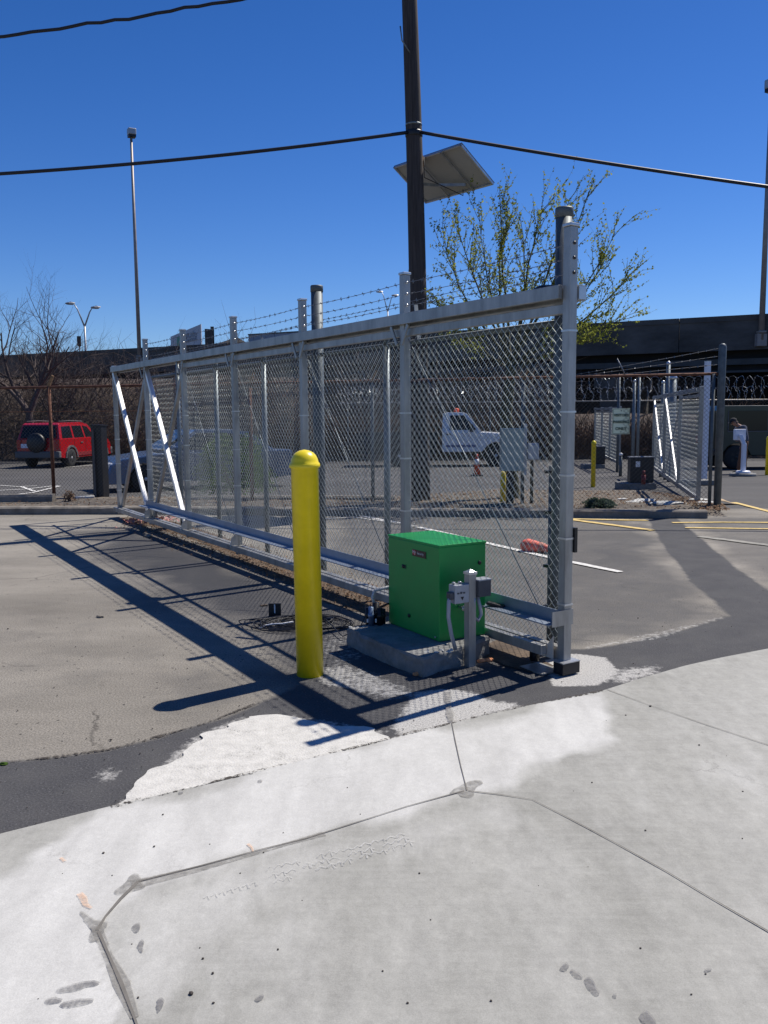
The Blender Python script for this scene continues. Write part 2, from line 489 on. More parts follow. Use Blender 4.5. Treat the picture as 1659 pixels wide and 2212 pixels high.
def line_obj(name, px, w, z, mt, wob=0.0, g=True, **tags):
    mb = MB(); strip(mb, [atg(*q) for q in px] if g else [at(*q) for q in px], w, z, wob)
    return mb.build(name, mt, kind='structure', recalc=False, **tags)


# ================================================================== GROUND
mb = MB()
xs = [-260, -60, -20, -8, 0, 8, 20, 60, 260]
ys = [-12, 0, 6, 12, 16.8, 22, 28, 34, 40, 60, 120, 420]
vs = [V((x, y, gz(y) - 0.004)) for y in ys for x in xs]
fs = []
for j in range(len(ys) - 1):
    for i in range(len(xs) - 1):
        a = j * len(xs) + i; fs.append((a, a + 1, a + 1 + len(xs), a + len(xs)))
mb.add(vs, fs); mb.build('ground', M_asph2, kind='structure', recalc=False)

# one asphalt sheet near the camera: worn tan, greyed patches, fresh dark band and cement wash carried as attributes
def inpoly(x, y, P):
    r = False; n = len(P); d = 1e18
    for i in range(n):
        x1, y1 = P[i]; x2, y2 = P[(i + 1) % n]
        if (y1 > y) != (y2 > y) and x < (x2 - x1) * (y - y1) / (y2 - y1) + x1: r = not r
        dx, dy = x2 - x1, y2 - y1
        t = ((x - x1) * dx + (y - y1) * dy) / (dx * dx + dy * dy + 1e-9)
        t = 0.0 if t < 0 else 1.0 if t > 1 else t
        q = (x - x1 - t * dx) ** 2 + (y - y1 - t * dy) ** 2
        if q < d: d = q
    d = math.sqrt(d)
    return d if r else -d


def pw(P): return [(p.x, p.y) for p in [at(*q) for q in P]]


DZ = [  # world polygons, feather (m), strength
    (pw([(-700, 1772), (0, 1650), (130, 1636), (235, 1620), (330, 1596), (450, 1562), (560, 1518), (640, 1486), (690, 1460), (745, 1445), (900, 1455), (1060, 1430), (1180, 1405), (1250, 1402), (1330, 1392), (1420, 1376), (1500, 1355), (1577, 1332),
      (1750, 1300), (2100, 1260), (2300, 1400), (1900, 1470), (1300, 1620), (900, 1720), (300, 1900), (0, 2000), (-700, 2150)]), 0.05, 0.92, .03),
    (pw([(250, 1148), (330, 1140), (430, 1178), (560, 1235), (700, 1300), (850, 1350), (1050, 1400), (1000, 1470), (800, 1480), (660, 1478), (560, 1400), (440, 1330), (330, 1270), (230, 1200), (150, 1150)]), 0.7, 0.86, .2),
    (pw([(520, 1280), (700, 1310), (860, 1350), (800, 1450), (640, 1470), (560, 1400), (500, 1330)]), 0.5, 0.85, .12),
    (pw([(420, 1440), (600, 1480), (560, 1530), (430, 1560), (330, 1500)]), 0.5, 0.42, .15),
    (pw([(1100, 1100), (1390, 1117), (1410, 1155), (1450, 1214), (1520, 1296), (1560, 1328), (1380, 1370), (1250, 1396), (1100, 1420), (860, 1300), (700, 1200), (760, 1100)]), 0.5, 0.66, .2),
    (pw([(1475, 1117), (1510, 1145), (1560, 1190), (1620, 1235), (1690, 1275), (2300, 1300), (2300, 1117)]), 0.3, 0.52, .1),
    (pw([(1396, 1113), (1458, 1113), (1490, 1142), (1525, 1171), (1569, 1211), (1615, 1245), (1660, 1277), (1800, 1330), (1900, 1400), (1560, 1400), (1560, 1345), (1577, 1331), (1530, 1290), (1490, 1252), (1465, 1220), (1440, 1187), (1418, 1155)]), 0.04, 1.0, .02),
    (pw([(1240, 1330), (1400, 1310), (1420, 1350), (1300, 1380), (1230, 1390)]), 0.6, 0.30, .2),
    (pw([(1240, 1160), (1420, 1170), (1440, 1215), (1350, 1240), (1240, 1230)]), 0.6, 0.75, .25),
]
WS = [
    (pw([(225, 1755), (300, 1695), (360, 1645), (430, 1590), (520, 1545), (640, 1545), (830, 1575), (850, 1620), (600, 1700), (300, 1780)]), .10, .55, .05),
    (pw([(905, 1500), (960, 1490), (1010, 1497), (1060, 1512), (1120, 1522), (1100, 1532), (1020, 1552), (950, 1570), (905, 1582), (870, 1588), (850, 1570), (880, 1540), (890, 1515)]), 0.12, 0.8, .05),
    (pw([(1310, 1470), (1345, 1446), (1420, 1430), (1440, 1442), (1400, 1462), (1350, 1474)]), 0.16, 0.58, .06),
    (pw([(200, 1682), (225, 1655), (262, 1660), (272, 1674), (240, 1690), (222, 1694)]), 0.10, 0.50, .04),
    (pw([(690, 1450), (730, 1435), (790, 1450), (850, 1470), (900, 1500), (830, 1515), (760, 1495), (710, 1478)]), 0.15, 0.52, .06),
    (pw([(1180, 1430), (1230, 1412), (1310, 1420), (1330, 1450), (1290, 1480), (1200, 1480)]), 0.07, 1.0, .03),
    (pw([(1250, 1398), (1400, 1370), (1560, 1330), (1566, 1333), (1420, 1380), (1260, 1406)]), 0.05, 0.38, .02),
    (pw([(700, 1360), (760, 1340), (800, 1420), (720, 1440), (690, 1400)]), 0.2, 0.34, .08),
]
gx = []; x = -13.0
while x < 8.6:
    gx.append(x); x += 0.045 if -2.6 < x < 6.4 else 0.09 if x > -6 else 0.5
gy = []; y = -4.6
while y < 15.2:
    gy.append(y); y += 0.2 if y < 2.4 else 0.035 if y < 6.8 else 0.08


def zone(Z, x, y):
    w = 0.0
    for P, fe, am, wv in Z:
        n1_ = noise.noise(V((x * 1.6, y * 1.6, 3.3))) + .5 * noise.noise(V((x * 6, y * 6, 1.3)))
        d = inpoly(x, y, P) + n1_ * wv * 1.6
        w = max(w, am * max(0.0, min(1.0, d / fe + 0.5)))
    return w


vs = []; dk_ = []; ws_ = []
boxes = lambda Z: [(min(p[0] for p in P) - 1, max(p[0] for p in P) + 1, min(p[1] for p in P) - 1, max(p[1] for p in P) + 1) for P, *_ in Z]
bD, bW = boxes(DZ), boxes(WS)
for x_ in gx:
    for y_ in gy:
        vs.append((x_, y_, 0.0))
        zd = [z for z, b_ in zip(DZ, bD) if b_[0] < x_ < b_[1] and b_[2] < y_ < b_[3]]
        zw = [z for z, b_ in zip(WS, bW) if b_[0] < x_ < b_[1] and b_[2] < y_ < b_[3]]
        dk_.append(zone(zd, x_, y_)); ws_.append(zone(zw, x_, y_))
ny = len(gy)
fs = [(i * ny + j, (i + 1) * ny + j, (i + 1) * ny + j + 1, i * ny + j + 1) for i in range(len(gx) - 1) for j in range(ny - 1)]
me = bpy.data.meshes.new('asphalt_pavement'); me.from_pydata(vs, [], fs)
for nm_, dat in (('fresh', dk_), ('wash', ws_)):
    a_ = me.attributes.new(nm_, 'FLOAT', 'POINT'); a_.data.foreach_set('value', dat)
mt = M_asph; N = mt.node_tree.nodes; L = mt.node_tree.links; bs_ = N['Principled BSDF']
tanc = bs_.inputs['Base Color'].links[0].from_socket
tcn = [n for n in N if n.bl_idname == 'ShaderNodeTexCoord'][0]


def nz(sc_, det=6, ro=.6):
    n = N.new('ShaderNodeTexNoise'); n.inputs['Scale'].default_value = sc_; n.inputs['Detail'].default_value = det; n.inputs['Roughness'].default_value = ro
    L.new(tcn.outputs['Object'], n.inputs['Vector']); return n.outputs['Fac']


def mr(src, a, b_, c, d):
    r = N.new('ShaderNodeMapRange'); r.inputs['From Min'].default_value = a; r.inputs['From Max'].default_value = b_
    r.inputs['To Min'].default_value = c; r.inputs['To Max'].default_value = d; L.new(src, r.inputs['Value']); return r.outputs['Result']


def mxx(fac, c1, c2, mode='MIX'):
    x = N.new('ShaderNodeMixRGB'); x.blend_type = mode
    for s, k in ((fac, 'Fac'), (c1, 'Color1'), (c2, 'Color2')):
        if isinstance(s, (int, float)): x.inputs[k].default_value = s
        elif isinstance(s, tuple): x.inputs[k].default_value = s
        else: L.new(s, x.inputs[k])
    return x.outputs['Color']


def mth(op, a, b_):
    m_ = N.new('ShaderNodeMath'); m_.operation = op
    for i_, q in enumerate((a, b_)):
        if isinstance(q, (int, float)): m_.inputs[i_].default_value = q
        else: L.new(q, m_.inputs[i_])
    return m_.outputs[0]


fr = N.new('ShaderNodeAttribute'); fr.attribute_name = 'fresh'; wa = N.new('ShaderNodeAttribute'); wa.attribute_name = 'wash'
nb_ = nz(3.2, 8, .7); nf_ = nz(95, 4, .75); nm2 = nz(22, 5, .7)
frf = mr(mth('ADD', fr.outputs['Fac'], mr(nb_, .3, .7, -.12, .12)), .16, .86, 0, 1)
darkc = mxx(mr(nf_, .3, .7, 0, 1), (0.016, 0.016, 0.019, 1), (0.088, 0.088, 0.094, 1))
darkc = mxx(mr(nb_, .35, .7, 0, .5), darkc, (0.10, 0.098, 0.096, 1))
darkc = mxx(mr(nf_, .64, .70, 0, .7), darkc, (0.34, 0.34, 0.34, 1))
# old hairline cracks, grime patches and larger pits in the worn surface
wo = mxx(.16, tcn.outputs['Object'], nz(2.2, 6, .7))
vc = N.new('ShaderNodeTexVoronoi'); vc.feature = 'DISTANCE_TO_EDGE'; vc.inputs['Scale'].default_value = .5; L.new(wo, vc.inputs['Vector'])
ck = mth('MULTIPLY', mr(vc.outputs['Distance'], .0012, .0045, .7, 0), mr(nz(.8, 3), .47, .58, 0, 1))
tanc = mxx(mr(nz(1.1, 8, .72), .50, .72, 0, .55), tanc, (0.10, 0.095, 0.088, 1))
vp = N.new('ShaderNodeTexVoronoi'); vp.inputs['Scale'].default_value = 5.5; L.new(tcn.outputs['Object'], vp.inputs['Vector'])
pt = mth('LESS_THAN', vp.outputs['Distance'], .055)
tanc = mxx(mth('MULTIPLY', pt, .8), tanc, (0.035, 0.03, 0.027, 1))
tanc = mxx(mr(nf_, .66, .72, 0, .5), tanc, (0.42, 0.40, 0.36, 1))
tanc = mxx(mr(nf_, .28, .36, .6, 0), tanc, (0.06, 0.052, 0.045, 1))
tanc = mxx(ck, tanc, (0.045, 0.04, 0.035, 1))
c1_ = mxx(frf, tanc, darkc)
wf_ = mth('MULTIPLY', mr(mth('ADD', wa.outputs['Fac'], mr(nm2, .25, .75, -.32, .32)), .30, .62, 0, 1), mr(nf_, .36, .52, .25, 1))
c1_ = mxx(wf_, c1_, (0.44, 0.43, 0.41, 1))
L.new(c1_, bs_.inputs['Base Color'])
me.materials.append(mt)
ao = bpy.data.objects.new('asphalt_pavement', me); C.objects.link(ao); tag(ao, kind='structure')

# dried white slurry spilled across the dark asphalt
sl = [(243, 1752), (268, 1734), (286, 1716), (306, 1702), (318, 1684), (340, 1664), (372, 1648), (398, 1630), (416, 1612), (436, 1594), (458, 1582), (500, 1566), (526, 1551), (560, 1549), (600, 1546), (640, 1553), (680, 1562), (730, 1572), (780, 1572), (812, 1578), (830, 1594), (850, 1620), (600, 1700), (300, 1780)]
P_ = jag([V((p.x, p.y, 0)) for p in [at(*q) for q in sl]], .012, .0, 1, 1)
Q_ = []
for p in P_:   # drips and fingers of several sizes, pushed mostly sideways
    f1 = noise.noise(V((p.x * 5, p.y * 9, 1.0))); f2 = noise.noise(V((p.x * 9, p.y * 13, 5.0))); f3 = noise.noise(V((p.x * 45, p.y * 45, 8.0)))
    Q_.append(p + V((-.07 * f1 - .022 * f2, 0, 0)))
sheet('cement_slurry', [(p.x, p.y) for p in Q_], 0.009, M_slurry, world=True)

# concrete apron: grid with a stain attribute
edge_px = [(-900, 2120), (-300, 1893), (0, 1808), (250, 1745), (420, 1706), (600, 1661), (760, 1622), (900, 1586), (1100, 1537), (1300, 1497), (1390, 1468), (1480, 1442), (1560, 1424), (1659, 1405), (1900, 1372), (2600, 1260)]
edge = [at(*p) for p in edge_px]


def edge_at(s):
    """s in x metres -> y of the edge"""
    for i in range(len(edge) - 1):
        a, b = edge[i], edge[i + 1]
        if a.x <= s <= b.x:
            return a.y + (b.y - a.y) * (s - a.x) / (b.x - a.x)
    return edge[0].y if s < edge[0].x else edge[-1].y


WZ = [([(-200, 2250), (-200, 1990), (40, 1880), (130, 1800), (258, 1740), (600, 1655), (900, 1580), (1330, 1490), (1330, 1590), (1180, 1650), (1090, 1700), (985, 1722), (760, 1790), (600, 1835), (430, 1870), (310, 1905), (215, 2010), (240, 2250)], 30, 1.0),
      ([(240, 2130), (220, 2010), (310, 1905), (600, 1840), (930, 1745), (1100, 1730), (1150, 1765), (960, 1850), (720, 1900), (560, 1950), (420, 2040), (330, 2212), (260, 2212)], 90, 0.45),
      ([(430, 2060), (500, 2000), (640, 1990), (600, 2060), (480, 2240), (400, 2240)], 70, 0.28),
      ([(1180, 1780), (1300, 1700), (1659, 1600), (1659, 1680), (1400, 1760), (1250, 1830)], 60, 0.25)]
x0, x1, y0, y1 = -7.0, 9.0, -4.0, 0
nx = []
x = -7.0
while x < 9.0:
    nx.append(x); x += 0.03 if -2.4 < x < 3.2 else 0.25
rows = []
NB = 150
vs = []; wh = []
for i, xx in enumerate(nx):
    ey = edge_at(xx)
    for j in range(NB + 1):
        t = j / NB
        yy = ey - (t ** 1.25) * (ey + 4.0)
        p = V((xx, yy, 0.014)); vs.append(p)
        w = 0.0
        if yy > 1.2:
            q = proj(p)
            # warp lookup by noise (metres-based) so the stains have feathered, streaky borders
            wx = noise.noise(V((xx * 2.1, yy * 2.1, 1))) * 55 + noise.noise(V((xx * 8, yy * 8, 4))) * 22
            wy = noise.noise(V((xx * 2.1, yy * 2.1, 8))) * 40 + noise.noise(V((xx * 8, yy * 8, 12))) * 15
            for P, fall, am in WZ:
                d = inpoly(q[0] + wx, q[1] + wy, P)
                w = max(w, am * max(0, min(1, d / fall + 0.5)))
        wh.append(w)
fs = []
for i in range(len(nx) - 1):
    for j in range(NB):
        a = i * (NB + 1) + j; fs.append((a, a + NB + 1, a + NB + 2, a + 1)[::-1])
# thickness at the edge
nv = len(vs)
for i in range(len(nx)): vs.append(vs[i * (NB + 1)] - V((0, 0, 0.03)))
for i in range(len(nx) - 1): fs.append((i * (NB + 1), (i + 1) * (NB + 1), nv + i + 1, nv + i))
me = bpy.data.meshes.new('concrete_apron'); me.from_pydata([tuple(v) for v in vs], [], fs)
at_ = me.attributes.new('stain', 'FLOAT', 'POINT')
at_.data.foreach_set('value', wh + [0.3] * len(nx))
if sum(p.normal.z for p in me.polygons) < 0: me.flip_normals()
ap = bpy.data.objects.new('concrete_apron', me); C.objects.link(ap); tag(ap, kind='structure')
mt = bpy.data.materials.new('apron_concrete'); mt.use_nodes = True
N = mt.node_tree.nodes; L = mt.node_tree.links; b = N['Principled BSDF']
b.inputs['Roughness'].default_value = 0.85; b.inputs['Specular IOR Level'].default_value = 0.35
tc = N.new('ShaderNodeTexCoord')


def tn(sc_, det=6, rot=0, stretch=(1, 1, 1), ro=0.6):
    mp = N.new('ShaderNodeMapping'); mp.inputs['Rotation'].default_value = (0, 0, R(rot)); mp.inputs['Scale'].default_value = stretch
    n = N.new('ShaderNodeTexNoise'); n.inputs['Scale'].default_value = sc_; n.inputs['Detail'].default_value = det; n.inputs['Roughness'].default_value = ro
    L.new(tc.outputs['Object'], mp.inputs['Vector']); L.new(mp.outputs['Vector'], n.inputs['Vector']); return n


def mrange(src, a, b_, c, d):
    r = N.new('ShaderNodeMapRange'); r.inputs['From Min'].default_value = a; r.inputs['From Max'].default_value = b_
    r.inputs['To Min'].default_value = c; r.inputs['To Max'].default_value = d; L.new(src, r.inputs['Value']); return r.outputs['Result']


def mixc(fac, c1, c2, mode='MIX'):
    x = N.new('ShaderNodeMixRGB'); x.blend_type = mode
    for s, k in ((fac, 'Fac'), (c1, 'Color1'), (c2, 'Color2')):
        if isinstance(s, (int, float)): x.inputs[k].default_value = s
        elif isinstance(s, tuple): x.inputs[k].default_value = s
        else: L.new(s, x.inputs[k])
    return x.outputs['Color']


n1 = tn(0.9, 8); n2 = tn(5, 8, 50, (1, 0.22, 1)); n3 = tn(38, 4); n4 = tn(1.7, 9, 33, (1, 0.3, 1), 0.7)
base = mixc(mrange(n1.outputs['Fac'], .35, .65, 0, 1), (0.248, 0.245, 0.222, 1), (0.345, 0.34, 0.312, 1))
base = mixc(mrange(n4.outputs['Fac'], .42, .7, 0, 0.55), base, (0.47, 0.465, 0.44, 1))
base = mixc(mrange(n2.outputs['Fac'], .3, .7, 0.88, 1.1), (0, 0, 0, 1), base)
n5 = tn(45, 5, 43, (0.05, 1, 1), .7); n6 = tn(14, 8, 20, (1, .7, 1), .75); n7 = tn(260, 3)
base = mixc(mrange(n5.outputs['Fac'], .3, .7, 0.0, 0.30), base, (0.42, 0.415, 0.385, 1))
base = mixc(1.0, base, mrange(n6.outputs['Fac'], .3, .7, .92, 1.07), 'MULTIPLY')
ata = N.new('ShaderNodeAttribute'); ata.attribute_name = 'stain'
ad = N.new('ShaderNodeMath'); ad.operation = 'ADD'
L.new(ata.outputs['Fac'], ad.inputs[0]); L.new(mrange(n4.outputs['Fac'], .3, .7, -0.28, 0.22), ad.inputs[1])
wf = mrange(ad.outputs[0], 0.12, 0.95, 0, 1)
white = mixc(mrange(n2.outputs['Fac'], .35, .7, 0, 1), (0.47, 0.465, 0.445, 1), (0.585, 0.58, 0.555, 1))
colr = mixc(wf, base, white)
colr = mixc(mrange(n3.outputs['Fac'], .25, .75, 0.0, 1), mixc(1.0, colr, (0.90, 0.90, 0.90, 1), 'MULTIPLY'), colr)
vo = N.new('ShaderNodeTexVoronoi'); vo.inputs['Scale'].default_value = 9; L.new(tc.outputs['Object'], vo.inputs['Vector'])
sp = N.new('ShaderNodeMath'); sp.operation = 'LESS_THAN'; sp.inputs[1].default_value = 0.02; L.new(vo.outputs['Distance'], sp.inputs[0])
sm = N.new('ShaderNodeMath'); sm.operation = 'MULTIPLY'; L.new(sp.outputs[0], sm.inputs[0]); L.new(mrange(n1.outputs['Fac'], .5, .6, 0, 0.8), sm.inputs[1])
colr = mixc(sm.outputs[0], colr, (0.06, 0.055, 0.05, 1))
colr = mixc(1.0, colr, mrange(n7.outputs['Fac'], .3, .7, .86, 1.1), 'MULTIPLY')
colr = mixc(1.0, colr, mrange(n6.outputs['Fac'], .3, .75, .94, 1.07), 'MULTIPLY')
wv = N.new('ShaderNodeTexVoronoi'); wv.feature = 'DISTANCE_TO_EDGE'; wv.inputs['Scale'].default_value = .55; wv.inputs['Randomness'].default_value = 1
wd2 = N.new('ShaderNodeMixRGB'); wd2.inputs['Fac'].default_value = .22; L.new(tc.outputs['Object'], wd2.inputs['Color1']); L.new(n6.outputs['Color'], wd2.inputs['Color2']); L.new(wd2.outputs['Color'], wv.inputs['Vector'])
crk = mrange(wv.outputs['Distance'], 0.0012, 0.004, .5, 0)
crm = N.new('ShaderNodeMath'); crm.operation = 'MULTIPLY'; L.new(crk, crm.inputs[0]); L.new(mrange(n1.outputs['Fac'], .52, .60, 0, .8), crm.inputs[1])
colr = mixc(crm.outputs[0], colr, (0.13, 0.125, 0.115, 1))
L.new(colr, b.inputs['Base Color'])
bp = N.new('ShaderNodeBump'); bp.inputs['Strength'].default_value = 0.25; bp.inputs['Distance'].default_value = 0.004
L.new(n3.outputs['Fac'], bp.inputs['Height']); L.new(bp.outputs['Normal'], b.inputs['Normal'])
me.materials.append(mt)

# joints sawn in the apron
ZJ = 0.018


def joint(px, w, mt=M_joint, wob=1.2, z=ZJ, name='expansion_joint'):
    if name == 'expansion_joint': w *= .72
    mb = MB(); strip(mb, [at(*q) for q in px], w, z, wob); return mb.build(name, mt, kind='structure', recalc=False)


joint([(975, 1562), (984, 1610), (996, 1665), (1009, 1715)], 0.007)
joint([(1003, 1716), (880, 1750), (760, 1788), (660, 1820), (560, 1845), (440, 1878), (300, 1913)], 0.008)
joint([(300, 1913), (262, 1950), (230, 1988), (210, 2020)], 0.012)
joint([(213, 2022), (236, 2075), (262, 2135), (292, 2215), (330, 2330)], 0.010)
joint([(1012, 1716), (1080, 1724), (1150, 1735), (1230, 1776), (1330, 1830), (1440, 1892), (1540, 1952), (1659, 2022), (1900, 2160)], 0.006)
joint([(1311, 1495), (1400, 1528), (1520, 1570), (1659, 1616), (1900, 1700)], 0.006)
joint([(285, 1920), (420, 1885), (560, 1848), (700, 1808)], 0.028, M_smear, 1.8, 0.0165, 'joint_smear')
joint([(208, 2010), (235, 2075), (262, 2135), (290, 2210)], 0.024, M_smear, 1.8, 0.0165, 'joint_smear')
for pts, sd in ([(965, 1722), (1000, 1700), (1030, 1690), (1048, 1698), (1020, 1712), (1028, 1728), (1005, 1732), (990, 1722)], 1), \
        ([(240, 1935), (270, 1915), (290, 1895), (305, 1900), (302, 1918), (325, 1924), (290, 1934), (262, 1942)], 2), \
        ([(172, 1975), (190, 1985), (205, 1998), (235, 2000), (228, 2020), (215, 2040), (190, 2050), (200, 2025), (186, 2005)], 3):
    sheet('joint_smear', pts, 0.0175, M_smear, 0.02, 0.012, 14.0, sd)
joint([(240, 1750), (420, 1706), (600, 1661), (760, 1622), (900, 1586), (1100, 1537), (1300, 1497)], 0.022, M_grime, 1.6, 0.0165, 'edge_grime')
joint([(-100, 1658), (0, 1650), (130, 1636), (235, 1620), (330, 1596), (450, 1562), (560, 1518)], 0.022, M_grime, 1.8, 0.005, 'edge_grime')
joint([(975, 1562), (968, 1530), (966, 1495)], 0.03, M_smear, 1.2, 0.0105, 'joint_smear')
# stains, prints
for pts, sd in ([(120, 2150), (160, 2135), (205, 2128), (225, 2138), (170, 2148), (130, 2160)], 4), ([(95, 2172), (120, 2165), (140, 2170), (125, 2180), (105, 2184)], 5), \
        ([(128, 2180), (165, 2170), (205, 2166), (200, 2178), (160, 2188), (140, 2190)], 6), ([(285, 2010), (300, 2003), (305, 2014), (297, 2026), (287, 2020)], 7), \
        ([(297, 2044), (310, 2038), (314, 2052), (308, 2072), (300, 2064)], 8), ([(335, 2172), (350, 2164), (356, 2180), (346, 2200), (336, 2196)], 9), \
        ([(1206, 2096), (1226, 2090), (1232, 2100), (1222, 2108), (1208, 2106)], 10), ([(1228, 2108), (1240, 2104), (1262, 2124), (1250, 2128)], 11), \
        ([(1258, 2128), (1275, 2120), (1288, 2140), (1300, 2160), (1285, 2164), (1270, 2146)], 12), ([(1375, 2205), (1395, 2192), (1415, 2212), (1418, 2230), (1390, 2226)], 13), \
        ([(1518, 2102), (1534, 2100), (1536, 2108), (1524, 2112)], 14), ([(1322, 2160), (1334, 2158), (1334, 2166), (1324, 2167)], 15), \
        ([(550, 2170), (568, 2158), (576, 2162), (560, 2178)], 16), ([(555, 1693), (566, 1690), (568, 1697), (557, 1699)], 17), ([(384, 1718), (398, 1716), (396, 1722), (386, 1723)], 18):
    sheet('stain', pts, 0.0182, M_dark, 0.012, 0.009, 20.0, sd)
mb = MB(); rg = random.Random(2)
for row in range(3):
    for k in range(16):
        u = k / 16.0; v_ = row - 1
        cx, cy = 592 + 300 * u + v_ * 10, 1900 - 82 * u + v_ * (13 - 5 * u)
        if rg.random() < .15: continue
        j1, j2 = rg.uniform(-3, 3), rg.uniform(-2, 2)
        w_p = rg.uniform(.006, .011)
        strip(mb, [at(cx - 9 + j1, cy + 4), at(cx + j1, cy - 5 + j2), at(cx + 11, cy - 2 + j2)], w_p, 0.0172, 1.2)
        if rg.random() < .6: strip(mb, [at(cx + 2, cy - 4), at(cx + 6 + j1, cy + 5)], w_p * .8, 0.0172, 1.2)
for k in range(7):
    cx, cy = 440 + 17 * k, 1950 - 5 * k
    strip(mb, [at(cx, cy), at(cx + 9, cy - 6), at(cx + 13, cy + 3)], .009, .0172, .9)
mb.build('tyre_print', M_tread, kind='structure', recalc=False)
for px in ([(172, 1940), (180, 1950), (186, 1965), (198, 1972)], [(536, 1832), (545, 1840), (548, 1848)], [(132, 1862), (140, 1870)]):
    joint(px, 0.014, M_opaint, 1.5, 0.0185, 'spray_mark')

# road paint
line_obj('white_line', [(762, 1112), (848, 1128), (950, 1150), (1060, 1176), (1185, 1205), (1340, 1237)], 0.10, 0.010, M_pline, 0.25)
line_obj('white_line', [(690, 1122), (765, 1118), (850, 1130), (905, 1140)], 0.06, 0.010, M_pline, 0.5)
line_obj('yellow_line', [(1180, 1116), (1240, 1122), (1330, 1124), (1400, 1125)], 0.10, 0.010, M_yline, 0.3)
line_obj('yellow_line', [(1215, 1121), (1330, 1136), (1412, 1147)], 0.13, 0.011, M_yline, 0.3)
line_obj('yellow_line', [(1452, 1130), (1560, 1129), (1900, 1131)], 0.10, 0.010, M_yline, 0.3)
line_obj('yellow_line', [(1480, 1141), (1570, 1142), (1700, 1144)], 0.09, 0.010, M_yline, 0.4)
line_obj('faded_line', [(1510, 1160), (1590, 1170), (1700, 1184)], 0.13, 0.010, M_fline, 0.4)
line_obj('yellow_line', [(1585, 1086), (1659, 1105), (1760, 1130)], 0.11, 0.010, M_yline, 0.2)
line_obj('white_line', [(0, 1060), (60, 1057), (118, 1050), (128, 1051), (70, 1065), (5, 1072)], 0.09, 0.012, M_pline, 0.2)
line_obj('white_line', [(46, 1052), (74, 1062)], 0.09, 0.013, M_pline, 0.2)
line_obj('white_line', [(140, 1010), (205, 1005)], 0.10, 0.012, M_pline, 0.2)
line_obj('white_line', [(-60, 1045), (40, 1052), (80, 1050)], 0.07, 0.012, M_pline, 0.2)

# kerbs and planting strip ----------------------------------------------------
KL = [(-13.0, 15.25), (-4.35, 14.92), (0, 14.35), (2.5, 14.05), (5.15, 13.75)]


def kerb(name, pts, w, h, seed=1, ret=None):
    mb = MB()
    P = []
    for i in range(len(pts) - 1):
        a, b_ = V((*pts[i], 0)), V((*pts[i + 1], 0))
        k = max(1, int((b_ - a).length / 0.35))
        for j in range(k): P.append(a.lerp(b_, j / k))
    P.append(V((*pts[-1], 0)))
    rings = []
    for i, p in enumerate(P):
        d = (P[min(i + 1, len(P) - 1)] - P[max(0, i - 1)]).normalized(); s = V((-d.y, d.x, 0))
        jn = noise.noise(p * 2.3 + V((seed, 0, 0))) * 0.014
        rings.append([p + V((0, 0, -0.05)), p + V((0, 0, h * 0.8 + jn)) - s * jn, p + s * 0.03 + V((0, 0, h + jn)), p + s * w + V((0, 0, h + jn * 0.5)), p + s * w + V((0, 0, -0.05))])
    vs = [q for r in rings for q in r]; n = 5; fs = []
    for i in range(len(rings) - 1):
        for j in range(n): fs.append((i * n + j, i * n + (j + 1) % n, (i + 1) * n + (j + 1) % n, (i + 1) * n + j))
    fs.append(tuple(range(n))); fs.append(tuple(range(len(vs) - n, len(vs)))[::-1])
    mb.add(vs, fs)
    return mb.build(name, M_kerb, kind='structure')


kerb('kerb', KL, 0.16, 0.13)
kerb('kerb', [(-13, 16.45), (-6.2, 16.2)], 0.16, 0.24, 4)
kerb('kerb', [(-3.9, 16.3), (-1.5, 16.25), (0.2, 16.1)], 0.14, 0.17, 7)
# soil body of the strip
mb = MB()
front = [V((x, y + 0.15, 0)) for x, y in KL] + [V((5.6, 14.0, 0))]
back = [V((-13, 18.2, 0)), V((-4.35, 17.6, 0)), V((0, 17.2, 0)), V((2.5, 19.5, 0)), V((5.4, 18.6, 0)), V((6.0, 15.6, 0))]
NS = 60; NT = 14


def pl_interp(P, t):
    k = t * (len(P) - 1); i = min(int(k), len(P) - 2); return P[i].lerp(P[i + 1], k - i)


def strip_h(x, y):
    return 0.10 + 0.035 * noise.noise(V((x * 1.3, y * 1.3, 0))) + 0.012 * noise.noise(V((x * 6, y * 6, 0)))


vs = []; fs = []
for i in range(NS + 1):
    for j in range(NT + 1):
        p = pl_interp(front, i / NS).lerp(pl_interp(back, i / NS), j / NT)
        e = min(1, (1 - j / NT) * 5, (1 - i / NS) * 12)
        if p.x > 5.0: e = min(e, j / NT * 5)
        z = -0.03 + (strip_h(p.x, p.y) + 0.03) * e + (gz(p.y) if e < 1 else 0)
        vs.append(V((p.x, p.y, z)))
for i in range(NS):
    for j in range(NT):
        a = i * (NT + 1) + j; fs.append((a, a + NT + 1, a + NT + 2, a + 1))
mb.add(vs, fs, True); mb.build('planting_strip', M_mulch, kind='structure', recalc=True)
# soil band below the gate
sheet('soil_band', [(262, 1118), (330, 1116), (420, 1140), (520, 1172), (640, 1225), (850, 1290), (860, 1330), (800, 1330), (700, 1300), (600, 1250), (520, 1215), (430, 1170), (350, 1142), (270, 1128)], 0.004, M_soil, 0.05, 0.04, 5.0, 3.0)
sheet('soil_band', [(1045, 1395), (1090, 1380), (1200, 1440), (1190, 1462), (1090, 1440), (1050, 1420)], 0.009, M_soil, 0.04, 0.03, 6.0, 5.0)


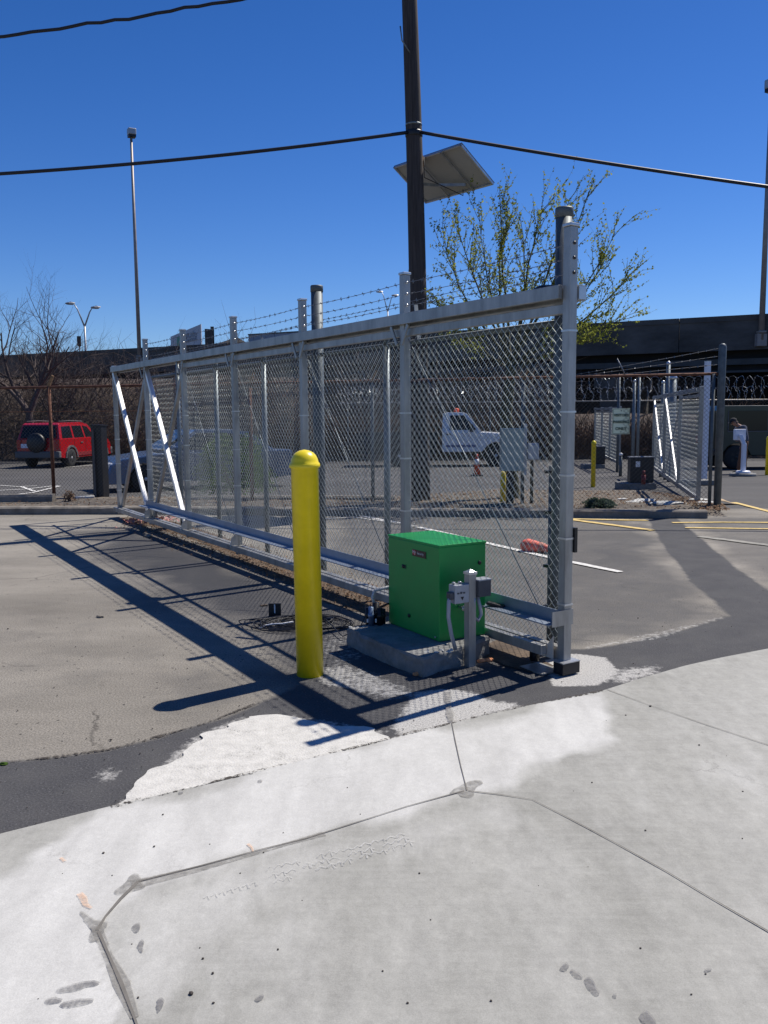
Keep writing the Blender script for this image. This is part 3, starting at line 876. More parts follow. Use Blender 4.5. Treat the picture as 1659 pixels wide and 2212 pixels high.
def scatter(name, mt, inside, n, size, z0, label, cat=None, tilt=0.7, seed=1):
    rg = random.Random(seed); mb = MB()
    for _ in range(n):
        p = inside(rg)
        s = size * rg.uniform(0.4, 1.3); a = rg.uniform(0, 6.28)
        n_ = V((rg.gauss(0, tilt), rg.gauss(0, tilt), 1)).normalized()
        e1 = n_.orthogonal().normalized(); e1 = Matrix.Rotation(a, 3, n_) @ e1; e2 = n_.cross(e1)
        c = p + V((0, 0, z0 + s * 0.3))
        q = [c + e1 * s * 0.6, c + e2 * s * 0.32 + n_ * s * 0.12, c - e1 * s * 0.6, c - e2 * s * 0.32 + n_ * s * 0.1]
        mb.add(q, [(0, 1, 2), (0, 2, 3)])
    return mb.build(name, mt, kind='stuff', recalc=False, label=label, cat=cat)


def in_quad(pa, pb, wa, wb, z=0.0, bias=1.0):
    def f(rg):
        t = rg.random(); c = pa.lerp(pb, t); w = wa + (wb - wa) * t
        d = (pb - pa).normalized(); s = V((-d.y, d.x, 0))
        q = c + s * rg.gauss(0, w * 0.5); return V((q.x, q.y, z))
    return f


gA, gB = at(310, 1128), at(850, 1312)
scatter('leaf_litter', M_leaf, in_quad(gA, gB, 0.5, 0.35), 3200, 0.03, 0.006, 'brown leaf litter lying along the soil under the gate', 'leaf litter')


def in_strip(rg):
    t = rg.random(); u = rg.random()
    p = pl_interp(front, t).lerp(pl_interp(back, t), 0.02 + 0.75 * u)
    return V((p.x, p.y, strip_h(p.x, p.y)))


scatter('fallen_leaves', M_leaf, in_strip, 5000, 0.038, 0.004, 'dry brown leaves strewn over the planting strip behind the kerb', 'leaf litter', seed=3)
pc = at(325, 1128)
scatter('paper_scraps', M_pink, lambda rg: V((pc.x + rg.gauss(0, .22), pc.y + rg.gauss(0, .28), 0.01)), 130, 0.09, 0.01, 'pinkish scraps heaped on the ground at the far end of the gate', 'litter', seed=5)
# pebbles on the pavements
rg = random.Random(11)
mb = MB()
for _ in range(420):
    px, py = rg.uniform(0, 1659), 1180 + 1000 * rg.random() ** 1.1
    p = at(px, py)
    if p.y < edge_at(p.x) and rg.random() < .86: continue
    r_ = rg.uniform(0.0018, 0.005) * (1.7 if rg.random() < 0.08 else 1)
    zz = 0.014 if p.y < edge_at(p.x) else 0.004
    if p.y > 13: continue
    mb.rock((p.x, p.y, zz + r_ * 0.5), r_, (1, 1, 0.7), rg.random() * 9)
mb.build('grit', mat('dark_grit', (0.06, 0.05, 0.045), 0.9, 0, 0.4, 30), kind='stuff', label='small dark stones scattered over asphalt and concrete', cat='gravel')
for (px, py), s, a in (((216, 1334), 0.028, 1), ((8, 1652), 0.017, 2), ((320, 1160), 0.05, 3)):
    p = at(px, py)
    mb = MB(); mb.rock((p.x, p.y, s * 0.3), s, (1.2, 0.8, 0.5), a * 7, 2)
    mb.build('stone', [M_kerb, M_hedge, M_kerb][a - 1], label=['brown dirt clod on the tan asphalt, halfway down the left side', 'greenish weed tuft on the asphalt at the left picture edge', 'grey lump of rubble by the pink scraps at the far gate end'][a - 1],
             cat=['clod', 'weed tuft', 'rubble'][a - 1])
p = at(430, 1330)
mb = MB(); mb.box((at(570, 1309).x, at(570, 1309).y, 0.006), (0.06, 0.035, 0.008), 0.4); mb.build('wood_chip', M_soil, label='small flat wood chip lying in the fence shadow left of the black plate', cat='wood chip')

# ================================================================== SLIDING GATES
HAT = V((0, 0, 1))


def fabric(mb, P, e, Ln, z0, z1, pitch, r, nrm, sag=0.0):
    """woven chain link: vertical zigzag strands"""
    hp = pitch / 2; n = int(Ln / hp); k = int((z1 - z0) / hp)
    for j in range(n):
        pts = []
        for i in range(k + 1):
            s = (i + j) % 2
            a = (j + s) * hp
            pts.append(P + e * a + nrm * (r if s else -r) + V((0, 0, z0 + i * hp)))
        mb.tube(pts, r, 3, False, False)


def diag_mesh(mb, P, Q, z0, z1, pitch, r, zf=None):
    """plain diagonal lattice for distant fences"""
    e = (Q - P); Ln = e.length; e.normalize(); H = z1 - z0
    for sgn in (1, -1):
        a = -H
        while a < Ln + H:
            s0, s1 = (a, a + H) if sgn > 0 else (a + H, a)
            t0, t1 = 0.0, 1.0
            for lo_hi in (0.0, Ln):
                pass
            def cl(sa, sb):
                lo, hi = 0.0, 1.0
                d = sb - sa
                ta, tb = (0 - sa) / d, (Ln - sa) / d
                if ta > tb: ta, tb = tb, ta
                return max(lo, ta), min(hi, tb)
            t0, t1 = cl(s0, s1)
            if t1 - t0 > 0.01:
                A = P + e * (s0 + (s1 - s0) * t0) + V((0, 0, z0 + H * t0)); B = P + e * (s0 + (s1 - s0) * t1) + V((0, 0, z0 + H * t1))
                mb.tube([A, B], r, 3, False, False)
            a += pitch


def barbed(mb, A, B, gap=0.125, r=0.0022, sag=0.01, seed=1):
    rg = random.Random(seed)
    Ln = (B - A).length; k = max(2, int(Ln / gap))
    d = (B - A).normalized(); s, u = frame_of(d)
    P = [A.lerp(B, i / k) - V((0, 0, sag * 4 * (i / k) * (1 - i / k))) for i in range(k + 1)]
    mb.tube(P, r, 4, False, False)
    for p in P[1:]:
        for q in range(2):
            a = rg.uniform(0, 3.14); w = (s * math.cos(a) + u * math.sin(a)); o = d * (0.008 * q)
            mb.tube([p + o - w * 0.017 + d * .004, p + o + w * 0.017 - d * .004], r * 0.9, 3, False, False)
            mb.tube([p + o - w * .004 - d * 0.012 , p + o + w * .004 + d * 0.012], r * 1.8, 3, False, False)


def make_gate(N_, F_, nb, nbr, zb, zt, ext, label, group=None, detail=True, mw=0.0019, pitch=0.068, ms=1.0, AP=None):
    """cantilever slide gate from near post N_ to far post F_, nb bays, the last nbr braced"""
    e = F_ - N_; Ln = e.length; e.normalize(); n = V((-e.y, e.x, 0))      # n: to the left of travel
    if n.dot(V((0, 0, 0)) - N_) < 0 and detail: n = -n
    g = thing('sliding_gate', label, 'gate', (N_.x, N_.y, 0), group=group)

    def G(a, off, z): return V((N_.x, N_.y, 0)) + e * a + n * off + V((0, 0, z))
    ps = 0.064 * ms
    if AP is None: AP = [Ln * i / nb for i in range(nb + 1)]
    # posts
    for i in range(nb + 1):
        a = AP[i]
        mb = MB()
        ztop = zt + (0.0 if i == nb else ext)
        if i == 0 and detail: ztop = zt + 0.35
        mb.obox(G(a - ps / 2, -ps / 2, zb), e * ps, n * ps, HAT * (ztop - zb))
        o = mb.build('post', M_alu, g, bevel=0.004)
        if i < nb or True:
            mc = MB(); c0 = G(a - ps / 2 - .006, -ps / 2 - .006, ztop + 0.001)
            mc.obox(c0, e * (ps + .012), n * (ps + .012), HAT * 0.02)
            mc.build('cap', M_aluL, o, bevel=0.004)
        if detail:   # tie bands / clips on post
            rg = random.Random(i)
            for z in [0.42, 0.86, 1.3, 1.72] + ([2.2] if i == 0 else []):
                mk = MB(); zz = z + rg.uniform(-.05, .05)
                mk.obox(G(a - ps / 2 - .004, -ps / 2 - .004, zz), e * (ps + .008), n * (ps + .008), HAT * 0.012)
                mk.build('tie_band', M_aluL, o)
            if i < nb:
                for q, z in enumerate((0.07, 0.16, 0.25)):
                    if i == nb: continue
                    h = MB(); h.lathe(G(a, 0, zt + z), [(0.011, -ps / 2 - .006), (0.011, ps / 2 + .006)], 8, e)
                    h.build('wire_hole_bush', M_blackm if i == 0 else M_aluL, o)
    # top beams
    mb = MB()
    mb.obox(G(ps / 2, 0.034, zt - 0.085), e * (Ln - ps / 2), n * 0.035, HAT * 0.085)
    mb.build('top_track', M_alu, g, bevel=0.003)
    if detail:
        mb = MB(); mb.obox(G(-0.03, -0.108, zt - 0.095), e * (Ln + 0.03), n * 0.070, HAT * 0.095)
        tb = mb.build('rear_track', M_alu, g, bevel=0.003)
        mb = MB(); mb.obox(G(ps / 2 + .002, -0.037, zt - 0.03), e * (Ln - ps), n * 0.07, HAT * 0.012); mb.build('shadow_filler_plate', M_alu, tb)  # added plate: closes the light gap in the top beams' shadow
        mb = MB(); mb.obox(G(-0.033, -0.104, zt - 0.088), -e * 0.004, n * 0.062, HAT * 0.08); mb.build('end_plate', M_aluL, tb)
    for i in range(nb):
        a0, a1 = AP[i] + ps / 2, AP[i + 1] - ps / 2
        if i < nb - nbr:
            mb = MB(); mb.obox(G(a0, -0.024, zt - 0.175), e * (a1 - a0), n * 0.048, HAT * 0.058); mb.build('upper_rail', M_alu, g, bevel=0.003)
    # bottom rails
    mb = MB(); mb.obox(G(ps / 2, -0.03, zb + 0.03), e * (Ln - ps), n * 0.058, HAT * 0.085); mb.build('bottom_rail', M_alu, g, bevel=0.003)
    if detail:
        mb = MB(); mb.obox(G(0.10, 0.060, zb + 0.055), e * (Ln - .1), n * 0.05, HAT * 0.065); mb.build('lower_track', M_alu, g, bevel=0.003)
        mb = MB(); a1 = AP[nb - 1] + .15     # drive rail: upright flange and ledge
        mb.obox(G(-0.02, ps / 2 + .002, 0.335), e * a1, n * 0.008, HAT * 0.085)
        mb.obox(G(-0.02, ps / 2 + .010, 0.335), e * a1, n * 0.115, HAT * 0.008)
        mb.build('drive_rail', mat('blue_grey_rail', (0.27, 0.32, 0.40), 0.4, 0.5, 0.12, 5), g)
        mb = MB(); mb.obox(G(-0.034, -0.036, 0.33), -e * 0.006, n * 0.18, HAT * 0.1); mb.build('drive_rail_bracket', M_alu, g)
    # bracing
    for i in range(nb):
        a0, a1 = AP[i], AP[i + 1]
        if i >= nb - nbr:
            for q, (za, zc) in enumerate(((zb + .10, zt - .10), (zt - .10, zb + .10))):
                mb = MB(); off = 0.012 if q == 0 else -0.03
                mb.beam(G(a0 + ps * .6, off, za), G(a1 - ps * .6, off, zc), (0.058 if q == 0 else 0.045) * (ms if detail else .62), 0.06 * (ms if detail else .6))
                mb.build('diagonal_brace', mat('sunlit_brace_aluminium', (0.86, 0.86, 0.86), 0.42, 0.8, 0.04, 5) if q == 0 else M_alu, g, bevel=0.003)  # sunlit diagonal has its brightness put into the metal colour, the other not
        elif detail:
            mb = MB(); mb.tube([G(a0 + ps, 0.01, zb + .14), G(a1 - ps, 0.01, zt - .2)], 0.0038, 6); mb.build('truss_rod', M_galv, g)
        if detail and 0 < i:
            for sg in (-1, 1):   # little knee braces under the top track
                mb = MB(); mb.beam(G(a0 + sg * 0.035, 0.055, zt - 0.24), G(a0 + sg * 0.125, 0.055, zt - 0.09), 0.012, 0.03); mb.build('knee_brace', M_alu, g)
            mb = MB()
            mb.prism([G(a0 - 0.05, 0.036, zb + .10), G(a0 - 0.05, 0.13, zb + .10), G(a0 - .05, 0.11, zb + 0.2), G(a0 - 0.05, 0.036, zb + .27)], e * 0.012)
            mb.build('gusset', mat('sunlit_gusset', (0.6, 0.55, 0.48), 0.6, 0.2, 0.1, 20), g)  # sunlight on the gussets is put into their paler colour
    # fabric
    mb = MB()
    fabric(mb, V((N_.x, N_.y, 0)) + e * 0.04 - n * 0.02, e, AP[nb - nbr] - 0.05 if detail else Ln - .05, zb + 0.08, zt - 0.16, pitch, mw, n)
    mb.build('chain_link_mesh', M_wire, g, recalc=False)
    return g, G, e, n, Ln


N1 = at(1218, 1437, 0.05); N1 = V((N1.x, N1.y, 0))
F1 = V((-0.3050 * 14.55, 14.55, 0))
_e = (F1 - N1).normalized(); GAP = [0.0]
for px_ in (875.6, 657, 509, 400, 319):
    lo, hi = 0.0, 12.0
    for _ in range(40):
        mid = (lo + hi) / 2
        if proj(N1 + _e * mid + V((0, 0, 1.7)))[0] > px_: lo = mid
        else: hi = mid
    GAP.append(lo)
GAP.append((F1 - N1).length); print('bays', GAP)
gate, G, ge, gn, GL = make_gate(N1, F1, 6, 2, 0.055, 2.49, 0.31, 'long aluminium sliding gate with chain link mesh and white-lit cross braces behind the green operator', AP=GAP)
# barbed wire strung on the gate's extensions
mb = MB()
for q, z in enumerate((0.07, 0.16, 0.25)):
    for i in range(5):
        barbed(mb, G(GAP[i], 0, 2.49 + z), G(GAP[i + 1], 0, 2.49 + z), seed=i * 3 + q)
mb.build('barbed_wire', M_barb, gate, recalc=False)
# near end foot: guide block, roller, plates
mb = MB(); mb.obox(G(-0.075, -0.07, 0.01), ge * 0.09, gn * 0.15, HAT * 0.075); fb = mb.build('end_block', M_blackm, gate, bevel=0.003)
mb = MB(); mb.obox(G(-0.077, -0.072, 0.0855), ge * 0.094, gn * 0.154, HAT * 0.006); mb.build('block_lid', M_aluL, fb)
mb = MB(); mb.prism([G(0.05, 0.045, 0.09), G(0.17, 0.045, 0.09), G(0.05, 0.045, 0.24)], gn * 0.01); mb.build('corner_plate', mat('sunlit_gusset', (0, 0, 0)), gate)
mb = MB(); mb.lathe(G(0.25, 0.03, 0.03), [(0.0, 0.0), (0.035, 0.0), (0.035, 0.10), (0.02, 0.12), (0.008, 0.125), (0.008, 0.14)], 12); mb.build('guide_roller', M_blackm, gate)
mb = MB(); mb.obox(G(0.02, 0.0, 0.004), ge * 0.22, gn * 0.17, HAT * 0.01); mb.build('foot_plate', M_alu, gate)
mb = MB(); mb.obox(G(-0.045, -0.058, 0.80), ge * 0.05, gn * 0.024, HAT * 0.16); mb.build('latch_plate', M_blackm, gate)

# fixed fence behind the gate -------------------------------------------------
OB = 0.33
fence = thing('chain_link_fence', 'galvanised chain link fence close behind the sliding gate with two thick round posts', 'fence', tuple(G(0.2, -OB, 0)))


def B(a, z, off=0.0): return G(a, -(0.22 + 0.018 * a) - off, z)


def solve_a(px, z, lo=-.5, hi=8):
    for _ in range(40):
        mid = (lo + hi) / 2
        if proj(B(mid, z))[0] > px: lo = mid
        else: hi = mid
    return lo


AN, AF = solve_a(1219, 3.0), solve_a(684, 3.0)
HN = atY(1219, 452, B(AN, 0).y).z; HF = atY(684, 619, B(AF, 0).y).z
print('posts', AN, AF, HN, HF)


def round_post(a, r, h, par, m_=M_galvD, capd=True, off=0.0):
    mb = MB(); mb.lathe(B(a, -0.02, off), [(r, 0), (r, h)], 20)
    o = mb.build('post', m_, par)
    mb = MB(); c = B(a, 0, off)
    mb.lathe(c, [(r * 1.08, h - 0.055), (r * 1.08, h), (r * 1.0, h + 0.010), (r * 0.3, h + 0.014)], 20); mb.build('cap', M_galvD, o)
    return o


round_post(AN, 0.056, HN, fence)
round_post(AF, 0.06, HF, fence)
for a in (solve_a(836, 1.5), 5.35, 6.95, 8.55, 10.1): round_post(a, 0.03, 2.36 if a != 8.55 else 2.5, fence, M_galv)
mb = MB(); mb.tube([B(AN, 2.30), B(10.3, 2.30)], 0.021, 8); mb.build('top_rail', M_galvD, fence)
mb = MB(); fabric(mb, B(AN + .06, 0), (B(10.2, 0) - B(AN, 0)).normalized(), 10.0 - AN, 0.06, 2.28, 0.072, 0.0017, gn); mb.build('chain_link_mesh', M_wire, fence, recalc=False)
mb = MB()
for q, z in enumerate((2.42, 2.55, 2.68)):
    barbed(mb, B(AN, z, 0.07), B(AF, z - .02, .07), seed=40 + q); barbed(mb, B(AF + .02, z - .02, .07), B(10, z - .08, .05), seed=50 + q)
mb.build('barbed_wire', M_barb, fence, recalc=False)
mb = MB()
mb.beam(B(2.05, 2.3, 0.0), B(2.25, 2.62, 0.1), 0.03, 0.03)
mb.build('barb_arm', M_galv, fence)
mb = MB(); mb.beam(B(5.35, 2.3, 0.0), B(5.5, 2.6, 0.05), 0.03, 0.03); mb.build('barb_arm', M_galv, fence)
# roller arm near the top of the thick posts
for a in (AN, AF):
    mb = MB(); mb.lathe(B(a + 0.03, 2.50, -0.12), [(0.0, 0), (0.085, 0.0), (0.09, 0.012), (0.06, 0.03), (0, 0.032)], 16); mb.build('top_roller', M_blackm, fence)
# slender latch stop post with brackets in front of the near thick post
mb = MB(); p = B(solve_a(1190, 1.0), 0); mb.lathe(p, [(0.019, 0), (0.019, 1.33)], 10)
lp = thing('latch_post', 'slender dark pipe post with black brackets just left of the gate end post', 'post', tuple(p)); mb.build('pipe', M_galvD, lp)
for z in (0.33, 0.62, 1.0, 1.28):
    mb = MB(); mb.obox(p - ge * .09 + HAT * z, ge * 0.13, gn * 0.03, HAT * 0.02); mb.build('bracket', M_blackm, lp)

# ================================================================== BOLLARD, OPERATOR, POST
def bollard(loc, r, h, label, mt=M_yel, n=28, group=None):
    t = thing('bollard', label, 'bollard', loc, group=group)
    mb = MB()
    mb.lathe((0, 0, 0), [(r, -0.02), (r, h - r * 1.35), (r * 1.11, h - r * 1.3), (r * 1.13, h - r * 1.15), (r * 1.10, h - r * 1.0), (r * 1.02, h - r * 0.93), (r * 0.98, h - r * 0.72), (r * 0.84, h - r * 0.42), (r * 0.62, h - r * 0.2), (r * 0.33, h - r * 0.06), (0.002, h)], n)
    mb.build('sleeve', mt, t, local=True)
    return t


b0 = at(670, 1457); bollard((b0.x, b0.y, 0), 0.088, 1.475, 'tall glossy yellow bollard with domed top in front of the sliding gate', n=40).rotation_euler = (R(0.3), R(-0.5), 0)
b1 = atg(1281, 1052)
bollard((b1.x, b1.y, gz(b1.y)), 0.055, 1.10, 'slim yellow bollard behind the visitors parking sign fence', n=14, group='yellow bollards beyond the fence')
b2 = atg(1657, 1026)
bollard((b2.x, b2.y, gz(b2.y)), 0.06, 1.12, 'yellow bollard cut by the right picture edge beside the kiosk', n=14, group='yellow bollards beyond the fence')

# concrete pad
ZP = 0.13
pad_px = [(750, 1356), (846, 1340), (930, 1330), (1052, 1362), (1059, 1376), (1000, 1396), (948, 1411), (912, 1421), (884, 1412), (830, 1392), (790, 1376)]
top = jag([at(x_, y_, ZP) * 1.0 for x_, y_ in pad_px], 0.05, 0.007, 9, 3)
top = [V((p.x, p.y, ZP)) for p in top]
cen = sum(top, V()) / len(top)
mb = MB(); n = len(top)
lay = []
for k, (z, s) in enumerate(((-0.03, 1.0), (0.03, 1.0), (0.075, 0.995), (0.112, 0.995), (ZP, 0.975))):
    lay.append([V((cen.x + (p.x - cen.x) * s + 0.012 * noise.noise(p * 9 + V((k * 5, 0, 0))), cen.y + (p.y - cen.y) * s + 0.012 * noise.noise(p * 9 + V((0, k * 5, 3))), z + (0.006 * noise.noise(p * 12) if k == 4 else 0))) for p in top])
vs = [q for l in lay for q in l]
fs = [(k * n + i, k * n + (i + 1) % n, (k + 1) * n + (i + 1) % n, (k + 1) * n + i) for k in range(4) for i in range(n)]
fs += [tuple(i + 4 * n for i in t) for t in tessellate_polygon([[V((p.x, p.y, 0)) for p in lay[4]]])]
mb.add(vs, fs); mb.build('concrete_pad', M_pad, label='rough broken-edged concrete slab under the green gate operator', cat='concrete pad')
for k, (xa, ya, xb, yb) in enumerate(((893, 1459, 920, 1450), (925, 1450, 957, 1442), (966, 1440, 1002, 1428), (1030, 1430, 1060, 1426))):
    A_, B_ = at(xa, ya), at(xb, yb); mb = MB(); rg = random.Random(k)
    m_ = 5
    for i in range(m_):
        p = A_.lerp(B_, (i + 0.5) / m_); mb.rock((p.x + .01, p.y - .02 + rg.uniform(-.004, .006), 0.012), rg.uniform(0.013, 0.02), (1.3, 0.8, 0.8), k * 5 + i, 2)
    mb.build('clay_rubble', M_foam, label=['bright orange clay rubble at the pad corner, leftmost lump row', 'bright orange clay rubble below the crack in the pad', 'bright orange clay rubble just left of the square post foot', 'bright orange clay rubble right of the square post foot'][k], cat='rubble', group='orange rubble along the pad')
for k, (x_, y_, s_) in enumerate(((850, 1339, .03), (765, 1357, .022), (1040, 1372, .03), (925, 1402, .018))):
    p = at(x_, y_, ZP)
mb = MB(); rg = random.Random(4)
for i in range(26):
    p = at(930 + rg.uniform(-22, 50), 1410 - rg.uniform(0, 8), ZP) if i < 14 else at(755 + rg.uniform(0, 30), 1356 + rg.uniform(-3, 4), ZP)
    mb.rock((p.x, p.y, ZP + .002), rg.uniform(.006, .014), (1.3, 1, .5), i)
mb.build('chalky_crumbs', M_kerbL, kind='stuff', label='pale concrete crumbs along the front edge of the pad', cat='rubble')

# green operator
OA, OBp, OC = at(840, 1346, ZP), at(949, 1388, ZP), at(1045, 1370, ZP)
u1 = (OA - OBp); Lw = u1.length; u1.normalize()
u2 = V((-u1.y, u1.x, 0));
if u2.dot(OC - OBp) < 0: u2 = -u2
Ld = (OC - OBp).dot(u2)
OH = 0.675
op = thing('gate_operator', 'bright green steel gate operator cabinet standing on the concrete slab', 'gate operator', tuple(OBp))


def O(a, b_, z): return V((OBp.x, OBp.y, ZP)) + u1 * a + u2 * b_ + V((0, 0, z))


mb = MB(); mb.obox(O(0, 0, 0.004), u1 * Lw, u2 * Ld, HAT * (OH - 0.02)); body = mb.build('cabinet', M_green, op, bevel=0.005)
mb = MB(); mb.obox(O(-0.004, -0.004, OH - 0.016), u1 * (Lw + .008), u2 * (Ld + .008), HAT * 0.016); mb.build('lid', M_green, op, bevel=0.003)
mb = MB(); mb.obox(O(Lw * 0.24, -0.001, OH - .115), u1 * 0.175, -u2 * 0.003, HAT * 0.048)
npz = mb.build('nameplate', mat('dark_nameplate', (0.03, 0.012, 0.012), 0.4, 0, 0), op)
mb = MB(); mb.obox(O(Lw * 0.24 + 0.128, -0.0035, OH - .104), u1 * 0.042, -u2 * 0.001, HAT * 0.033); mb.build('red_emblem', mat('emblem_red', (0.4, 0.02, 0.015), 0.5, 0, 0), npz)
text_obj('lettering', 'Hy', 0.036, mat('nameplate_white', (0.6, 0.6, 0.6), 0.5, 0, 0), tuple(O(Lw * 0.24 + 0.148, -0.005, OH - .085)), -u1, HAT, npz, 0.0006, 0.0006)
text_obj('lettering', 'Security', 0.026, mat('nameplate_white', (0, 0, 0)), tuple(O(Lw * 0.24 + 0.068, -0.005, OH - .088)), -u1, HAT, npz, 0.0006)
mb = MB(); mb.lathe(O(Lw * 0.68, -0.001, OH - .21), [(0.014, 0), (0.014, 0.008), (0.006, 0.01)], 14, -u2); mb.build('lock', M_blackm, op)
mb = MB(); mb.obox(O(Lw * 0.63, -0.001, OH - .224), u1 * 0.055, -u2 * 0.0025, HAT * 0.028); mb.build('lock_plate', M_signg, op)
mb = MB(); mb.lathe(O(Lw * 0.57, -0.001, 0.115), [(0.014, 0), (0.014, 0.006), (0.005, 0.008)], 14, -u2); mb.build('knockout_plug', M_blackm, op)
mb = MB(); mb.lathe(O(-0.001, Ld * 0.86, OH - .15), [(0.014, 0), (0.014, 0.007), (0.005, 0.009)], 14, -u1); mb.build('knockout_plug', M_blackm, op)
mb = MB(); mb.lathe(O(-0.001, Ld * 0.42, 0.23), [(0.010, 0), (0.010, 0.05), (0.018, 0.052), (0.018, 0.062)], 12, -u1); mb.build('shaft_stub', M_aluL, op)
mb = MB(); mb.lathe(O(Lw * .06, -0.001, 0.03), [(0.006, 0), (0.006, 0.01)], 8, -u2); mb.build('corner_bolt', M_aluL, op)
mb = MB(); s_ = O(0.04, Ld + 0.01, 0.25); mb.beam(O(-0.02, Ld + .0, 0.235), O(-0.12, Ld + .075, 0.215), 0.05, 0.022); mb.build('release_lever', M_black, op, bevel=0.006)

# conduits on the pad's back left corner
jp = at(812, 1350, ZP)
cg = thing('conduit_stubs', 'cluster of dark conduit stubs at the left end of the concrete slab', 'conduit', (jp.x, jp.y, ZP))
for k, (dx, dy, h, r_, m_) in enumerate(((-0.06, 0.02, 0.13, 0.017, M_blackm), (-0.035, -0.01, 0.14, 0.020, mat('blue_steel_conduit', (0.16, 0.22, 0.33), .35, .5, .1, 9)), (0.0, 0.03, 0.165, 0.026, M_blackm), (0.03, 0.0, 0.13, 0.022, M_blackm), (0.055, 0.035, 0.115, 0.018, M_blackm))):
    mb = MB(); mb.lathe((jp.x + dx, jp.y + dy, ZP), [(r_, 0), (r_, h * .45), (r_ * 1.25, h * .47), (r_ * 1.25, h * .62), (r_, h * .64), (r_, h)], 12); mb.build('stub', m_, cg)
for dx, dy in ((-0.062, 0.0), (0.0, 0.0)):
    mb = MB(); mb.box((jp.x + dx, jp.y + dy - .008, ZP + 0.035), (0.012, 0.006, 0.028)); mb.build('paper_tag', M_white, cg)
mb = MB(); a0 = V((jp.x - 0.01, jp.y + 0.03, ZP + 0.15)); a3 = O(Lw + 0.0, Ld * .45, 0.2)
mb.tube([a0, a0 + V((-.015, .005, .05)), a0 + V((.0, .02, .10)), a0.lerp(a3, .45) + V((0, 0, .10)), a0.lerp(a3, .8) + V((0, 0, .06)), a3], 0.012, 10); mb.build('flexible_conduit', mat('pale_flex_conduit', (0.5, 0.5, 0.5), .5, .2, .1, 20), cg)
mb = MB(); mb.tube([jp + V((.03, .02, .13)), jp + V((.09, .05, .15)), O(Lw, Ld * .6, .12)], 0.008, 8); mb.build('cable', M_black, cg)

# black plate and coil of cable
pp = at(594, 1331)
t = thing('slotted_plate', 'small square black plate with a white slot standing behind the cable coil', 'plate', (pp.x, pp.y, 0))
mb = MB(); mb.box((pp.x, pp.y, 0.055), (0.104, 0.012, 0.11)); mb.build('plate', M_black, t)
mb = MB(); mb.box((pp.x, pp.y - 0.008, 0.065), (0.011, 0.002, 0.075)); mb.build('slot', M_white, t)
cc = at(640, 1350); mb = MB(); rg = random.Random(3)
pts = []
for i in range(18 * 18):
    a = i / 18 * 2 * math.pi; k = i / (18 * 18)
    r_ = 0.27 + 0.10 * math.sin(i * 0.037) + 0.03 * math.sin(a * 0.31)
    ox = 0.12 * math.sin(k * 9); oy = 0.05 * math.cos(k * 13)
    pts.append(V((cc.x + ox + math.cos(a) * r_ * 1.0, cc.y + oy + math.sin(a) * r_ * (0.62 + .12 * math.sin(k * 20)), 0.010 + 0.028 * abs(math.sin(a * 1.5 + k * 5)) * (0.3 + k))))
p_end = [V((jp.x - .25, jp.y + .05, .03)), V((jp.x - .12, jp.y + .03, .10)), V((jp.x - .05, jp.y + .02, ZP + .14))]
mb.tube(pts + p_end, 0.0042, 5, True)
t = thing('cable_coil', 'tangled coil of thin black cable on the ground behind the yellow bollard', 'cable', (cc.x, cc.y, 0)); mb.build('cable', M_cable, t)
mb = MB(); q = at(560, 1358); mb.tube([q, q + V((.05, .03, .02)), q + V((.11, .01, .035)), q + V((.18, .04, .03)), q + V((.27, .02, .05))], 0.006, 6); mb.build('bare_cable_end', M_white, t)

# square post with two electrical boxes
qp = at(1015, 1438); qp = V((qp.x, qp.y, 0))
sp_ = thing('post_with_boxes', 'short square grey post carrying two electrical boxes before the green cabinet', 'post', tuple(qp))
e1, e2 = -u2, -u1    # e1 left, e2 toward camera
w_ = 0.058


def Q(a, b_, z): return qp + e1 * a + e2 * b_ + V((0, 0, z))


mb = MB(); mb.obox(Q(-w_ / 2, -w_ / 2, -0.02), e1 * w_, e2 * w_, HAT * 0.65); mb.build('post', M_alu, sp_, bevel=0.003)
mb = MB(); mb.obox(Q(-w_ / 2 - .005, -w_ / 2 - .005, 0.629), e1 * (w_ + .01), e2 * (w_ + .01), HAT * 0.018)
cv = [Q(-w_ / 2, -w_ / 2, .647), Q(w_ / 2, -w_ / 2, .647), Q(w_ / 2, w_ / 2, .647), Q(-w_ / 2, w_ / 2, .647), Q(0, 0, .665)]
mb.add(cv, [(0, 1, 4), (1, 2, 4), (2, 3, 4), (3, 0, 4)]); mb.build('cap', M_aluL, sp_, bevel=0.002)
# left: light box facing camera
mb = MB(); mb.obox(Q(w_ / 2 + .001, -0.045, 0.445), e1 * 0.115, e2 * 0.075, HAT * 0.125); lb = mb.build('switch_box', M_box, sp_, bevel=0.004)
fo = Q(w_ / 2 + 0.058, 0.0305, 0.49)
mb = MB(); mb.prism([fo - e1 * 0.014, fo + e1 * 0.014, fo - V((0, 0, .024))], e2 * 0.0015); mb.build('triangle_mark', M_black, lb)
mb = MB()
for k in range(3): mb.obox(fo + e1 * (0.042 - k * .024) + V((0, 0, .02)), -e1 * 0.017, e2 * .0015, HAT * (.011 + .004 * (k % 2)))
mb.build('printed_mark', M_boxD, lb)
for a_ in (0.05, 0.1):
    mb = MB(); mb.lathe(Q(w_ / 2 + a_, -0.01, 0.5705), [(0.007, 0), (0.007, 0.008), (0.012, 0.009), (0.012, 0.016)], 8); mb.build('toggle_screw', M_aluL, lb)
mb = MB(); mb.obox(Q(-w_ / 2 - .001, -0.03, 0.475), -e1 * 0.105, e2 * 0.085, HAT * 0.11); rb = mb.build('outlet_box', M_boxD, sp_, bevel=0.004)
mb = MB(); mb.obox(Q(-w_ / 2 - .001, -0.032, 0.5855), -e1 * 0.108, e2 * 0.09, HAT * 0.008); mb.build('box_lid', M_box, rb)
